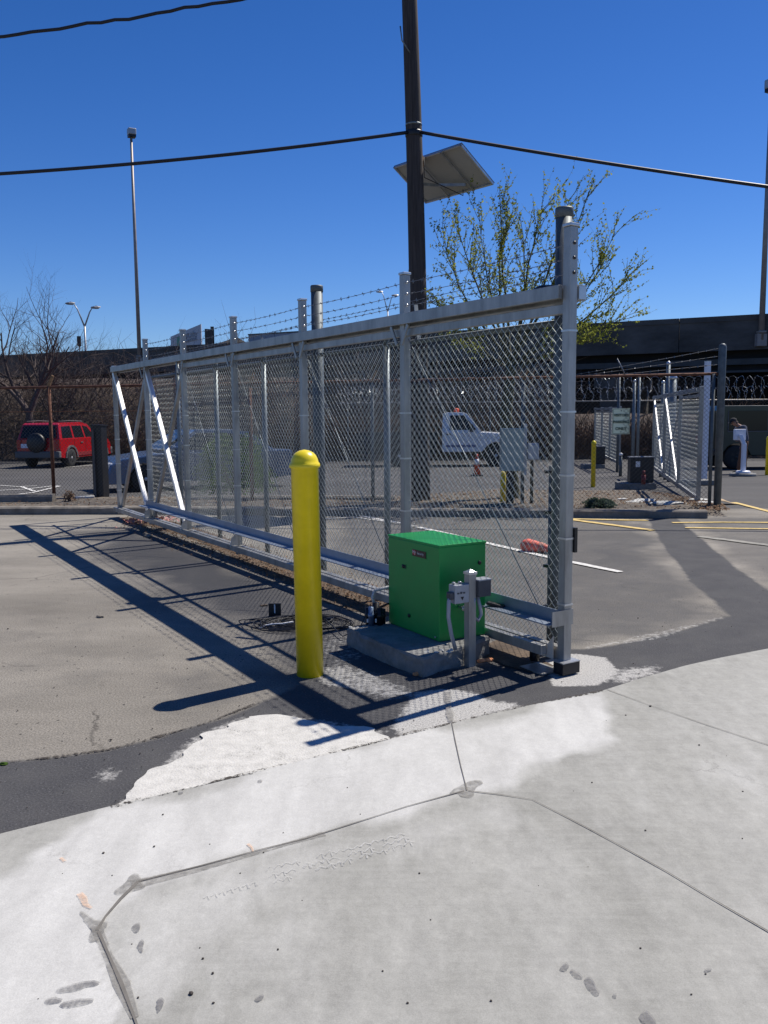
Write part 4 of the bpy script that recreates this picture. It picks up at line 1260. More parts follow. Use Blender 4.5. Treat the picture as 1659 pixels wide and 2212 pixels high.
mb = MB(); mb.tube([Q(.155, -.01, .50), Q(.175, .0, .46), Q(.178, 0.0, .36), Q(.155, .0, .24), Q(.12, 0.0, .13)], 0.0135, 10); mb.build('flexible_conduit', M_cond, sp_)
mb = MB(); mb.obox(Q(.142, -.03, .475), e1 * .035, e2 * .05, HAT * .05); mb.build('conduit_elbow', M_boxD, sp_, bevel=.008)
mb = MB(); mb.tube([Q(-.06, 0, .475), Q(-.075, 0.01, .40), Q(-.085, 0.01, .345), Q(-.06, 0.01, .305), Q(-.02, 0.01, .34), Q(-.018, 0.02, .47)], 0.0125, 10); mb.build('conduit_loop', M_cond, sp_)

# ================================================================== UTILITY POLE, PANEL, CABLES
UB = V((at(908, 1078, 0.1).x, at(908, 1078, 0.1).y, 0.05)); UB = V((UB.x, 16.0, 0.05))
UT = atY(872, -330, 15.9)
up_ = thing('utility_pole', 'tall dark creosoted wooden utility pole rising behind the gate', 'utility pole', tuple(UB))
mb = MB(); pts = []; rr = []
for i in range(15):
    k = i / 14; p = UB.lerp(UT, k); p.x += 0.05 * math.sin(k * 3.14); pts.append(p); rr.append(0.175 - 0.055 * k)
mb.tube(pts, rr, 20); mb.build('shaft', M_pole, up_)


def pole_at(py):
    k = (py - 1078) / (-330 - 1078); d = UB.lerp(UT, k)
    lo, hi = 0.0, 1.0
    for _ in range(30):
        mid = (lo + hi) / 2; q = UB.lerp(UT, mid)
        if proj(q)[1] > py: lo = mid
        else: hi = mid
    q = UB.lerp(UT, lo); q.x += 0.05 * math.sin(lo * 3.14); return q, 0.175 - 0.055 * lo


q, r_ = pole_at(290)
mb = MB(); mb.lathe(q - V((0, 0, .05)), [(r_ + .006, 0), (r_ + .012, .02), (r_ + .012, .08), (r_ + .006, .1)], 18); mb.build('cable_clamp', M_blackm, up_)
q2, r2 = pole_at(272); mb = MB(); mb.lathe(q2, [(r2 + .004, 0), (r2 + .006, .02), (r2 + .004, .03)], 18); mb.build('steel_band', M_galv, up_)
q3, r3 = pole_at(125); mb = MB(); mb.tube([q3 + V((.0, -.1, 0)), q3 + V((-.17, -.22, .2)), q3 + V((-.2, -.25, .42))], 0.012, 6); mb.build('guy_hook', M_galv, up_)
# cables
def cable(name, A_, B_, r, sag, label, m_=M_cable, kink=0.0):
    mb = MB(); P = []
    for i in range(41):
        k = i / 40; p = A_.lerp(B_, k) - V((0, 0, sag * 4 * k * (1 - k))) + V((0, 0, kink * noise.noise(V((k * 22, 1, 2))))); P.append(p)
    mb.tube(P, r, 6); return mb.build(name, m_, label=label, cat='cable')


L1 = atY(-500, 415, 15.0); cable('overhead_cable', q + V((-.12, -.1, 0)), atY(-500, 396, 15.5), 0.030, 0.16, 'thick black overhead cable running from the pole to the left edge')
cable('overhead_cable', q + V((.12, -.1, 0)), atY(2200, 470, 14.0), 0.030, 0.08, 'thick black overhead cable running from the pole to the right edge')
cable('overhead_cable', atY(-500, 130, 13), atY(700, -38, 13), 0.022, 0.12, 'thin dark cable crossing the top left corner of the sky', kink=0.05)

# solar panel: horizontal edge AB above, slope down to CD, fitted to the photographed corners
bA, bB, bC, bD = (851, 359), (997, 309), (1068, 394), (924, 437)
YA = 16.9
PA = atY(*bA, YA)
PB = at(bB[0], bB[1], PA.z)
e_h = PB - PA
nh = V((-e_h.y, e_h.x, 0)).normalized()
if nh.dot(V((.81, .58, 0))) < 0: nh = -nh
best = None
for li in range(20, 200, 2):
    for ti in range(0, 75, 3):
        v_ = nh * math.cos(R(ti)) * li / 100 - V((0, 0, math.sin(R(ti)) * li / 100))
        c1 = proj(PB + v_); c2 = proj(PA + v_)
        er = (c1[0] - bC[0]) ** 2 + (c1[1] - bC[1]) ** 2 + (c2[0] - bD[0]) ** 2 + (c2[1] - bD[1]) ** 2
        if best is None or er < best[0]: best = (er, v_, li, ti)
dv = best[1]
sol = thing('solar_panel', 'tilted solar panel seen from below, bracketed to the utility pole', 'solar panel', tuple(q))
nn = e_h.cross(dv).normalized();
if nn.z < 0: nn = -nn
mb = MB(); mb.obox(PA, e_h, dv, nn * 0.006); mb.build('backsheet', M_panel, sol)
mb = MB(); mb.obox(PA + nn * 0.0075, e_h, dv, nn * 0.006); mb.build('cell_face', M_cell, sol)
mb = MB(); eh, ed = e_h.normalized(), dv.normalized()
for P_, d_, s_ in ((PA, e_h, ed), (PA + dv, e_h, -ed), (PA, dv, eh), (PB, dv, -eh)):
    mb.obox(P_ - nn * 0.04, d_, s_ * 0.03, nn * 0.035)
mb.build('frame', M_aluL, sol)
mb = MB()
for k in (0.36, 0.72): mb.obox(PA + e_h * k - nn * 0.07, dv, eh * 0.04, nn * 0.028)
mb.build('mounting_rail', M_alu, sol)
qq, rq = pole_at(398); mid = PA + e_h * 0.72 + dv * 0.8 - nn * 0.08
mb = MB(); mb.beam(qq + V((.1, 0, 0)), PA + e_h * 0.38 + dv * 0.62 - nn * .09, 0.05, 0.05); mb.beam(PA + e_h * 0.38 + dv * 0.62 - nn * .09, mid, 0.04, 0.05); mb.build('support_arm', M_alu, sol)
q5, r5 = pole_at(330); mb = MB(); mb.beam(q5 + V((.1, 0, 0)), PA + e_h * .42 + dv * .1 - nn * .08, 0.06, 0.09); mb.build('pole_bracket', M_rustL, sol)
mb = MB(); jb = PA + e_h * .62 + dv * .9 - nn * .05; mb.tube([jb, jb + V((.0, -.03, -.12)), qq + V((.16, -.05, .1)), q5 + V((.16, -.1, -.1))], 0.008, 6); mb.build('lead_wire', M_cable, sol)

# ================================================================== TREES
def grow(mb, leaves, p, d, ln, r, depth, rg, up=0.25, spread=0.5, leafy=True, maxd=4, lsize=0.045, segs=5, kids=(3, 5), ldens=1.0, lean=V((0, 0, 0))):
    pts = [p]; rs = [r]; dd = d.normalized()
    for i in range(segs):
        dd = (dd + V((rg.gauss(0, .11), rg.gauss(0, .11), rg.gauss(0, .07) + up * 0.22)) + lean * 0.1).normalized()
        pts.append(pts[-1] + dd * ln / segs); rs.append(r * (1 - 0.75 * (i + 1) / segs))
    mb.tube(pts, rs, 6 if r > 0.02 else 4 if r > .006 else 3, False)
    if leafy and depth >= maxd - 1:
        k = int(ln / 0.035 * ldens)
        for i in range(k):
            t = rg.uniform(0.1, 1) * segs; a = min(int(t), segs - 1)
            c = pts[a].lerp(pts[a + 1], t - a)
            n_ = V((rg.gauss(0, 1), rg.gauss(0, 1), rg.gauss(0, 1))).normalized(); e_ = n_.orthogonal().normalized(); f_ = n_.cross(e_)
            s = lsize * rg.uniform(0.5, 1.2); c = c + e_ * s * 0.5
            leaves.append([c - e_ * s * .5, c + f_ * s * .34, c + e_ * s * .5, c - f_ * s * .34])
    if depth < maxd:
        nk = rg.randint(*kids)
        for i in range(nk):
            t = rg.uniform(0.25, 0.98) * segs; a = min(int(t), segs - 1)
            c = pts[a].lerp(pts[a + 1], t - a); base_d = (pts[a + 1] - pts[a]).normalized()
            s = base_d.orthogonal().normalized(); s = Matrix.Rotation(rg.uniform(0, 6.28), 3, base_d) @ s
            nd = (base_d * (1 - spread * .5) + s * spread + V((0, 0, up * .5))).normalized()
            grow(mb, leaves, c, nd, ln * rg.uniform(0.45, 0.7), max(0.0025, rs[a] * 0.62), depth + 1, rg, up, spread, leafy, maxd, lsize, segs, kids, ldens, lean)


# budding tree behind the fence: vase of upright limbs on a leaning trunk
TB = at(1106, 1074, 0.1)
tr_ = thing('budding_tree', 'spreading tree with small yellow-green buds behind the gate end post', 'tree', (TB.x, TB.y, 0.05))
rg = random.Random(21); mb = MB(); lv = []
T0 = V((TB.x, TB.y, 0.02)); T1 = atY(1092, 900, TB.y); T2 = atY(1105, 790, TB.y)
mb.tube([T0, T0.lerp(T1, .5) + V((.03, 0, 0)), T1, T2], [0.16, 0.13, 0.115, 0.10], 14, False)
limbs = [((1105, 790), (1050, 640), (1035, 480), .042), ((1105, 790), (1090, 620), (1078, 400), .05), ((1110, 780), (1130, 600), (1170, 450), .05), ((1110, 780), (1180, 620), (1232, 430), .055), ((1110, 785), (1210, 600), (1272, 415), .055),
         ((1105, 790), (1000, 700), (935, 640), .04), ((1105, 790), (985, 640), (960, 520), .038), ((1120, 780), (1260, 660), (1330, 500), .045), ((1120, 780), (1290, 690), (1362, 585), .045), ((1100, 780), (1020, 600), (990, 500), .04),
         ((1120, 790), (1270, 740), (1330, 690), .035), ((1110, 790), (1150, 640), (1120, 460), .04), ((1110, 770), (1230, 590), (1250, 470), .04), ((1100, 800), (1020, 735), (960, 700), .03), ((1120, 800), (1200, 740), (1290, 735), .03), ((1110, 790), (1290, 630), (1300, 560), .035), ((1100, 790), (1060, 560), (1100, 470), .04)]
for k, (a_, b_, c_, r_) in enumerate(limbs):
    r_ *= .62
    ya = TB.y; yb = ya + rg.uniform(-.9, .9); yc = yb + rg.uniform(-.5, .5)
    A_, B_, C_ = atY(*a_, ya), atY(*b_, yb), atY(*c_, yc)
    P = []; rs = []
    for i in range(9):
        t = i / 8; P.append(A_ * (1 - t) ** 2 + (B_ * 1.0) * 2 * t * (1 - t) + C_ * t * t + V((rg.gauss(0, .015), rg.gauss(0, .015), rg.gauss(0, .01)))); rs.append(r_ * (1 - .86 * t))
    mb.tube(P, rs, 6, False)
    for j in range(22):
        t = rg.uniform(0.2, 1.0) * 8; i = min(int(t), 7); c = P[i].lerp(P[i + 1], t - i); bd = (P[i + 1] - P[i]).normalized()
        s = Matrix.Rotation(rg.uniform(0, 6.28), 3, bd) @ bd.orthogonal().normalized()
        nd = (bd * .8 + s * .5 + V((0, 0, .22))).normalized()
        grow(mb, lv, c, nd, rg.uniform(.35, .75), 0.0065, 3, rg, .22, .5, True, 4, 0.050, 4, (1, 3), 1.05)
    # buds on outer third of the limb
    for j in range(34):
        t = rg.uniform(0.35, 1) * 8; i = min(int(t), 7); c = P[i].lerp(P[i + 1], t - i)
        n_ = V((rg.gauss(0, 1), rg.gauss(0, 1), rg.gauss(0, 1))).normalized(); e_ = n_.orthogonal(); f_ = n_.cross(e_); s = 0.048; c = c + e_ * .03
        lv.append([c - e_ * s * .5, c + f_ * s * .34, c + e_ * s * .5, c - f_ * s * .34])
mb.build('trunk', M_barkg, tr_, recalc=False)
mb = MB()
for l in lv: mb.add(l, [(0, 1, 2, 3)])
mb.build('crown', M_bud, tr_, recalc=False)
print('leaves', len(lv))


def bare_tree(px, py_base, Y, H, seed, label, spread=.55, lean=V((0, 0, 0)), r=.16, name='bare_tree', mt_=None, fork=.35):
    b_ = atY(px, 900, Y); b_ = V((b_.x, Y, gz(Y)))
    rg = random.Random(seed); t = thing(name, label, 'tree', tuple(b_), group='bare trees beyond the lot')
    tm = MB(); cm = MB(); th = H * fork
    tm.tube([b_, b_ + V((.1, 0, th * .5)), b_ + V((0, 0, th))], [r, r * .85, r * .7], 10, False)
    tm.build('trunk', M_bark, t, recalc=False)
    for k in range(5):
        a = k * 1.25 + rg.uniform(0, 1); d = V((math.cos(a) * .6, math.sin(a) * .6, 1))
        grow(cm, [], b_ + V((0, 0, th * rg.uniform(.8, 1))), d, H * rg.uniform(.42, .6), r * .5, 1, rg, .12, spread, False, 4, .04, 6, (4, 6), 1, lean)
    cm.build('crown', mt_ or M_bark, t, recalc=False)
    return t


bare_tree(62, 1000, 38, 6.7, 3, 'large bare tree with a forked crown above the red car', .65, r=.2)
bare_tree(-50, 1000, 38, 5.6, 5, 'bare tree leaning in at the left picture edge', .6)
bare_tree(175, 1000, 42, 5.6, 8, 'thin bare tree beside the twin arm street lamp', .6, r=.09)
bare_tree(120, 1000, 40, 5.2, 12, 'short bare tree behind the rusty fence post', .7, r=.1, mt_=M_twig)
bare_tree(560, 1000, 40, 5.0, 15, 'low bare tree seen through the middle of the gate', .7, r=.1, mt_=M_twig)

# brush behind the lot
def brush(name, mt_, X0, X1, Y0, Y1, H, n, label, seed, wd=0.012, curl=.5, wig=1.0):
    rg = random.Random(seed); mb = MB()
    for _ in range(n):
        x_, y_ = rg.uniform(X0, X1), rg.uniform(Y0, Y1)
        h = H * rg.uniform(.35, 1.0) * (0.8 + .35 * noise.noise(V((x_ * .35, 3, seed))))
        p = V((x_, y_, gz(y_) + rg.uniform(0, h * .75))); d = V((rg.gauss(0, curl), rg.gauss(0, curl * .6), 1)).normalized(); ln = h * rg.uniform(.25, .55)
        P = [p]
        for i in range(3):
            d = (d + V((rg.gauss(0, .35), rg.gauss(0, .3), rg.gauss(0, .25) - .12 * i)) * wig).normalized(); q_ = P[-1] + d * ln / 3
            q_.z = max(q_.z, gz(y_) + .02); P.append(q_)
        w = wd * rg.uniform(.5, 1.5)
        mb.tube(P, [w, w * .8, w * .5, w * .2], 3, False, False)
    return mb.build(name, mt_, kind='stuff', recalc=False, label=label, cat='brush')


brush('leafless_brush', M_twig, -36, 8, 39.5, 45, 7.2, 17000, 'tangle of leafless brush along the back of the lot below the overpass', 2, .013, .6)
brush('dry_vines', M_dry, -4, 24, 37.6, 39, 2.7, 16000, 'brown dried vines and stalks behind the razor wire fence', 4, .018, .35)
brush('dry_vines', M_dry, -16, -3, 39.2, 41, 2.2, 3500, 'brown dried stalks behind the blue car', 6, .015, .35)
# embankment they grow on
mb = MB(); vs = []; fs = []
for i in range(81):
    x_ = -60 + i * 1.5
    for j in range(9):
        t = j / 8; y_ = 37.4 + 8 * t
        h = (1.9 if x_ > -4 else 4.0) * (1 - (1 - t) ** 2.2) + .35 * noise.noise(V((x_ * .4, y_ * .4, 2))) * (t > 0)
        y_ += 2.0 if x_ < -4 else 0
        vs.append(V((x_, y_, gz(y_) - .02 + max(0, h))))
for i in range(80):
    for j in range(8):
        a = i * 9 + j; fs.append((a, a + 9, a + 10, a + 1))
mb.add(vs, fs, True); mb.build('embankment', mat('dark_embankment_soil', (0.055, 0.036, 0.024), 1, 0, .5, 1.2, .8, 9), kind='structure')


def bush(name, c, sx, sy, sz, n, size, mt_, label, seed, cat='shrub'):
    rg = random.Random(seed); mb = MB()
    for _ in range(n):
        a = rg.uniform(0, 6.28); z = rg.random() ** .8; rr_ = (0.55 + .5 * rg.random()) * (1 - z ** 2.5 * .55)
        k = 1 + .3 * noise.noise(V((math.cos(a) * 2, math.sin(a) * 2, z * 3 + seed)))
        p = V(c) + V((math.cos(a) * sx * rr_ * k, math.sin(a) * sy * rr_ * k, z * sz * k))
        n_ = V((rg.gauss(0, 1), rg.gauss(0, 1), rg.gauss(.3, 1))).normalized(); e_ = n_.orthogonal().normalized(); f_ = n_.cross(e_); s = size * rg.uniform(.6, 1.3)
        mb.add([p - e_ * s * .6, p + f_ * s * .35, p + e_ * s * .6, p - f_ * s * .35], [(0, 1, 2, 3)])
    t = thing(name, label, cat, c)
    mb.build('foliage', mt_, t, recalc=False)
    st = MB()
    for k in range(8):
        a = k * .8; st.tube([V(c) + V((0, 0, -.02)), V(c) + V((math.cos(a) * sx * .5, math.sin(a) * sy * .5, sz * .7))], [.02, .006], 5, False)
    st.build('stems', M_bark, t, recalc=False)


hb = at(500, 1066, .1)
bush('hedge', (hb.x, hb.y + .3, .08), .85, .6, 1.15, 5200, .05, M_hedge, 'rounded green hedge seen through the gate mesh beside the blue car', 3, 'hedge')
jb_ = at(1306, 1100, .1)
bush('juniper_shrub', (jb_.x, jb_.y + .3, .1), .27, .25, .14, 2000, .03, M_junip, 'low grey-green juniper mound behind the island kerb', 5)
wd_ = at(150, 1084, .1)
bush('dry_weed', (wd_.x, wd_.y, .1), .12, .1, .2, 240, .03, M_leaf, 'dry weed tuft at the foot of the rusty fence post', 8, 'weed')

# ================================================================== OVERPASS
RR = atY(1659, 884, 50); RRp = V((RR.x, 50, 0)); LLp = V((atY(0, 896, 80).x, 80, 0))
od = (LLp - RRp).normalized(); on = V((-od.y, od.x, 0));
if on.y < 0: on = -on


def OV(s, w, z): return RRp + od * s + on * w + V((0, 0, z))


zT = CAMZ + (884 - 680) * 50 / FPX
S0, S1 = -45, 130
ovp = thing('overpass', 'long weathered concrete highway overpass crossing behind the whole lot', 'overpass', tuple(OV(0, 0, 0)))
zt2 = zT
mb = MB(); segs_ = 14
for k in range(segs_):
    a, b_ = S0 + (S1 - S0) * k / segs_ + .02, S0 + (S1 - S0) * (k + 1) / segs_ - .02
    mb.obox(OV(a, 0, zT - 1.95), od * (b_ - a), on * .3, HAT * 1.95)
    mb.obox(OV(a, -0.05, zT - 0.28), od * (b_ - a), on * .045, HAT * .3)
mb.build('parapet', M_bridge, ovp)
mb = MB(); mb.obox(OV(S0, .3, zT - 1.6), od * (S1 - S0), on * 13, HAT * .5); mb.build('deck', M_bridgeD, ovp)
mb = MB(); mb.obox(OV(S0, 13.3, zT - 1.6), od * (S1 - S0), on * .3, HAT * 1.2); mb.build('rear_parapet', M_bridge, ovp)
for k, w in enumerate((1.0, 4.2, 7.4, 10.6)):
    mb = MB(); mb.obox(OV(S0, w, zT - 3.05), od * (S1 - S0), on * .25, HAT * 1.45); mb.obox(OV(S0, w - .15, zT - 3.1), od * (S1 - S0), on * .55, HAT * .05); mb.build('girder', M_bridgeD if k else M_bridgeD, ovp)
mb = MB(); mb.obox(OV(S0, .55, zT - 2.75), od * (S1 - S0), on * .2, HAT * .34); mb.build('pipe_run', M_girder, ovp)
mb = MB(); mb.obox(OV(S0, .58, zT - 3.2), od * (S1 - S0), on * .1, HAT * .12); mb.build('pipe_run', M_girder, ovp)
for k in range(8):
    s = S0 + 12 + k * 21
    mb = MB()
    for w in (2, 11): mb.obox(OV(s, w, -.5), od * 1.1, on * 1.1, HAT * (zT - 3.9 + .5))
    mb.obox(OV(s - .1, .8, zT - 3.95), od * 1.3, on * 12, HAT * .8)
    mb.build('pier', M_bridge, ovp)
mb = MB(); mb.obox(OV(S0, 16, -.5), od * (S1 - S0), on * .6, HAT * (zT - 1.0)); mb.build('added_back_wall', M_bridgeD, kind=None, label='dark wall added to close the bright gap under the overpass', cat='wall')  # added wall, keeps the view below the deck dark


def tall_lamp(px, pyb, pyt, label, head_w):
    # stands on the overpass parapet
    u = ray(px, 800); # intersection of vertical plane of parapet face
    nrm = on; d = ray(px, pyb); t = (RRp - CP).dot(nrm) / d.dot(nrm); bs = CP + d * t
    bs = V((bs.x, bs.y, bs.z)) - on * .22
    dt = ray(px, pyt); Yt = bs.y
    h = (atY(px, pyt, Yt).z - bs.z)
    t_ = thing('tall_lamp_post', label, 'lamp post', tuple(bs), group='tall lamp posts on the overpass')
    mb = MB(); mb.tube([bs, bs + V((0, 0, h))], [.17, .10], 10); mb.build('pole', M_lamp, t_)
    mb = MB(); mb.box(bs + V((0, .05, .0)), (.55, .4, .7), 0); mb.box(bs + V((0, 0, .45)), (.42, .42, .12)); mb.build('base_bracket', M_lamp, t_, bevel=.02)
    mb = MB(); mb.box(bs + V((.05, 0, h + .25)), (head_w, head_w, head_w * .8), .5); hd = mb.build('lamp_head', M_lampg, t_, bevel=.06)
    mb = MB(); mb.box(bs + V((.05, 0, h + .25 - head_w * .52)), (head_w * .9, head_w * .9, head_w * .3), .5); mb.build('reflector', M_blackm, hd)


tall_lamp(306, 782, 292, 'tall slim lamp post with a boxy head rising left of the gate', .62)
tall_lamp(1645, 735, 192, 'tall lamp post on the overpass at the right picture edge', .62)


def twin_lamp(px, pyb, pyt, Y, sc, label):
    bs = atY(px, pyb, Y); tp = atY(px, pyt, Y); h = tp.z - bs.z
    t_ = thing('street_lamp', label, 'street lamp', (bs.x, bs.y, bs.z), group='twin arm street lamps beyond the overpass')
    bs = V(bs)
    low = V((bs.x, bs.y, 4.0))
    mb = MB(); mb.tube([low, bs + V((0, 0, h * .62))], [.14, .10], 8); mb.build('pole', M_lampg, t_)
    for sg, hh, ww in ((-1, 1.0, 1.1), (1, .82, .95)):
        a = bs + V((0, 0, h * .58)); b_ = bs + V((sg * ww * .55 * sc, 0, h * (.58 + .42 * hh * .75))); c_ = bs + V((sg * ww * sc * .85, 0, h * (.58 + .42 * hh)))
        mb = MB(); mb.tube([a, b_, c_], [.09, .07, .05], 6); ar = mb.build('arm', M_lampg, t_)
        mb = MB(); mb.rock(c_ + V((sg * .35, 0, .0)), .42, (1.25, .6, .42), 2, 2); mb.build('lamp_head', M_lampg, ar)


twin_lamp(186, 775, 655, 95, 1.15, 'twin arm street lamp beyond the overpass on the left')
twin_lamp(838, 735, 630, 140, 1.0, 'small twin arm street lamp seen above the gate beside the wooden pole')
sg_ = atY(172, 775, 85); t_ = thing('signal_post', 'thin post with a dark head beside the left twin arm lamp', 'signal', (sg_.x, sg_.y, sg_.z))
mb = MB(); mb.tube([V((sg_.x, sg_.y, 5)), atY(172, 745, 85)], .06, 6); mb.build('pole', M_blackm, t_)
mb = MB(); mb.box(atY(171, 737, 85), (.35, .3, .95)); mb.build('head', M_black, t_, bevel=.05)

# billboard
YB = 140
A_ = atY(368, 721, YB + 22); B_ = atY(434, 700, YB); A2 = V((A_.x, A_.y, B_.z))
bb = thing('billboard', 'pale billboard with a green leaf emblem standing beyond the overpass', 'billboard', (B_.x, B_.y, 5))
ht = B_.z - atY(434, 745, YB).z
A_.z = B_.z
mb = MB(); mb.prism([A_, B_, B_ - V((0, 0, ht)), A_ - V((0, 0, ht))], V((0, .4, 0))); mb.build('panel', M_bill, bb)
C_ = atY(442, 712, YB + 3); D_ = atY(461, 702, YB + 4)
mb = MB(); mb.obox(V((C_.x, C_.y, B_.z - ht)), V((D_.x - C_.x, 1, 0)), V((0, .5, 0)), HAT * (ht * .86)); mb.obox(V((D_.x - .5, D_.y, B_.z - ht)), V((.5, 0, 0)), V((0, .5, 0)), HAT * (ht * 1.0)); mb.build('rear_frame', M_black, bb)
mb = MB(); mb.beam(V((B_.x - 1, B_.y + 2, 4)), V((B_.x - 1, B_.y + 2, B_.z - ht)), .8, .8, V((0, 1, 0))); mb.build('column', M_blackm, bb)
ed_ = (B_ - A_); nrm_ = V((ed_.y, -ed_.x, 0)).normalized()
if nrm_.y > 0: nrm_ = -nrm_
mb = MB(); c0 = A_.lerp(B_, .30) - V((0, 0, ht * .5)) + nrm_ * .08; eu = ed_.normalized()
P = []
for k in range(16):
    a = k / 16 * 6.283; P.append(c0 + eu * math.cos(a) * abs(ed_.length) * .055 + V((0, 0, math.sin(a) * ht * .34)))
mb.prism(P, nrm_ * .05); mb.build('leaf_emblem', M_leafg, bb)
mb = MB()
for k in range(7): mb.obox(A_.lerp(B_, .46 + .06 * k) - V((0, 0, ht * (.42 + .05 * (k % 2)))) + nrm_ * .08, eu * 1.0, nrm_ * .04, HAT * (.35 + .2 * (k % 3)))
for k in range(6): mb.obox(A_.lerp(B_, .52 + .06 * k) - V((0, 0, ht * .66)) + nrm_ * .08, eu * .9, nrm_ * .04, HAT * (.4 + .15 * (k % 2)))
mb.build('faint_marks', M_bgrey, bb)
# low building and wall panel seen above the parapet
p = atY(510, 742, 120)
t_ = thing('distant_building', 'dark low roofed building just visible above the overpass left of centre', 'building', (p.x, p.y, 4))
mb = MB(); mb.box((p.x, p.y, 7.5), (3.4, 5, 7)); mb.build('wall', M_bgrey, t_)
mb = MB(); z = 11.0
mb.add([V((p.x - 2, p.y - 3, z)), V((p.x + 2, p.y - 3, z)), V((p.x + 2, p.y + 3, z)), V((p.x - 2, p.y + 3, z)), V((p.x - .4, p.y, z + 1.0)), V((p.x + .4, p.y, z + 1.0))], [(0, 1, 5, 4), (2, 3, 4, 5), (1, 2, 5), (3, 0, 4), (0, 3, 2, 1)])
rf = mb.build('roof', M_bridgeD, t_); mb = MB(); mb.box((p.x, p.y, z + 1.1), (.4, .4, 1.2)); mb.build('chimney', M_bridgeD, rf)
d = ray(536, 724); t = (RRp + on * .5 - CP).dot(on) / d.dot(on); pa = CP + d * t
d = ray(652, 720); t = (RRp + on * .5 - CP).dot(on) / d.dot(on); pb = CP + d * t
t_ = thing('panel_wall', 'grey-blue panel wall standing on the overpass behind the gate top rail', 'wall', (pa.x, pa.y, zT - 1))
mb = MB(); L_ = (V((pb.x, pb.y, 0)) - V((pa.x, pa.y, 0)))
for k in range(4): mb.obox(V((pa.x, pa.y, zT - 1)) + L_ * (k / 4 + .004), L_ * .243, on * .15, HAT * (pa.z - zT + 1))
mb.build('panels', M_bgrey, t_)
mb = MB(); mb.obox(V((pa.x, pa.y, pa.z + .002)) - on * .05, L_, on * .25, HAT * .08); mb.build('coping', M_girder, t_)

# ================================================================== OTHER FENCES
# long rusty fence across the planting strip
RL = at(130, 1072, .1); RRt = at(1549, 1092, .1)
FA = V((RL.x - 6.5, RL.y + .9, 0)); FB = V((RRt.x, RRt.y, 0)); fd = (FB - FA)
rf = thing('rusty_fence', 'old chain link fence with a rusty red top rail running behind the kerb', 'fence', tuple(FA))


def FP(x_):
    k = (x_ - FA.x) / fd.x; return FA + fd * k


mb = MB(); mb.tube([FA + HAT * 2.22, FP(-2) + HAT * 2.27, FB + HAT * 2.32], .024, 8); mb.build('top_rail', M_rust, rf)
mb = MB(); mb.tube([FA + HAT * 1.78, FP(-3) + HAT * 1.78], .006, 6); mb.build('tension_wire', M_rust, rf)
for x_ in (RL.x - 4.0, RL.x, RL.x + 4.0, -0.2, 2.45):
    c = FP(x_); mb = MB(); mb.lathe(c, [(.034, 0), (.034, 2.25)], 12); po = mb.build('post', M_rust if x_ < -2 else M_galvD, rf)
    mb = MB(); mb.beam(c + HAT * 2.27, c + V((.09, 0, 2.47)), .045, .05, V((0, 1, 0))); mb.build('barb_arm', M_rustL, po)
mb = MB(); mb.lathe(FB, [(.062, 0), (.062, 2.76), (.05, 2.80), (.02, 2.82)], 18); po = mb.build('end_post', M_galvD, rf)
mb = MB(); mb.lathe(FB + V((-.13, .01, 0)), [(.03, 0), (.03, 2.32)], 10); mb.build('end_post_brace', M_galvD, po)
mb = MB(); diag_mesh(mb, FP(FA.x + .1), FP(-1.9), .15, 2.2, .075, .0024); mb.build('chain_link_mesh', M_wireD, rf, recalc=False)
mb = MB(); diag_mesh(mb, FP(-1.9), FP(FB.x - .1), .12, 2.25, .075, .0024); mb.build('chain_link_mesh', M_wireD, rf, recalc=False)
mb = MB()
for q_, (za, zb_) in enumerate(((2.75, 2.3), (2.62, 2.28), (2.48, 2.26))):
    barbed(mb, FB + HAT * za, FP(2.9) + V((.15, 0, zb_)), seed=70 + q_, r=.004)
mb.tube([FP(4.15) + HAT * 2.3, FP(4.0) + HAT * 2.6], .012, 5)
mb.build('barbed_wire', M_barb, rf, recalc=False)

# visitors sign on that fence
SA, SB_ = 1322.5, 1360.5
sy = FP(3.9).y - .04
c0 = atY((SA + SB_) / 2, 910, sy); wdt = atY(SB_, 910, sy).x - atY(SA, 910, sy).x; hgt = atY(1340, 882, sy).z - atY(1340, 938, sy).z
st = thing('parking_sign', 'cream visitors parking only sign with dark green letters on the fence', 'sign', tuple(c0))
mb = MB(); mb.box(c0, (wdt, .004, hgt)); mb.build('panel', M_signf, st, bevel=.0015)
mb = MB()
for cx_, cz_, sx_, sz_ in ((0, hgt / 2 - .012, wdt - .03, .006), (0, -hgt / 2 + .012, wdt - .03, .006), (wdt / 2 - .012, 0, .006, hgt - .03), (-wdt / 2 + .012, 0, .006, hgt - .03)):
    mb.box(c0 + V((cx_, -.004, cz_)), (sx_, .002, sz_))
mb.build('border', M_signg, st)
for k, (w, s_) in enumerate((('VISITORS', .062), ('PARKING', .064), ('ONLY', .072))):
    text_obj('lettering', w, s_, M_signg, tuple(c0 + V((0, -.006, hgt * (.23 - .26 * k)))), (1, 0, 0), (0, 0, 1), st, .001, .0025)
for s_ in (-1, 1):
    mb = MB(); mb.lathe(c0 + V((0, -.003, s_ * hgt * .41)), [(.01, 0), (.01, .005)], 8, V((0, -1, 0))); mb.build('bolt', M_blackm, st)

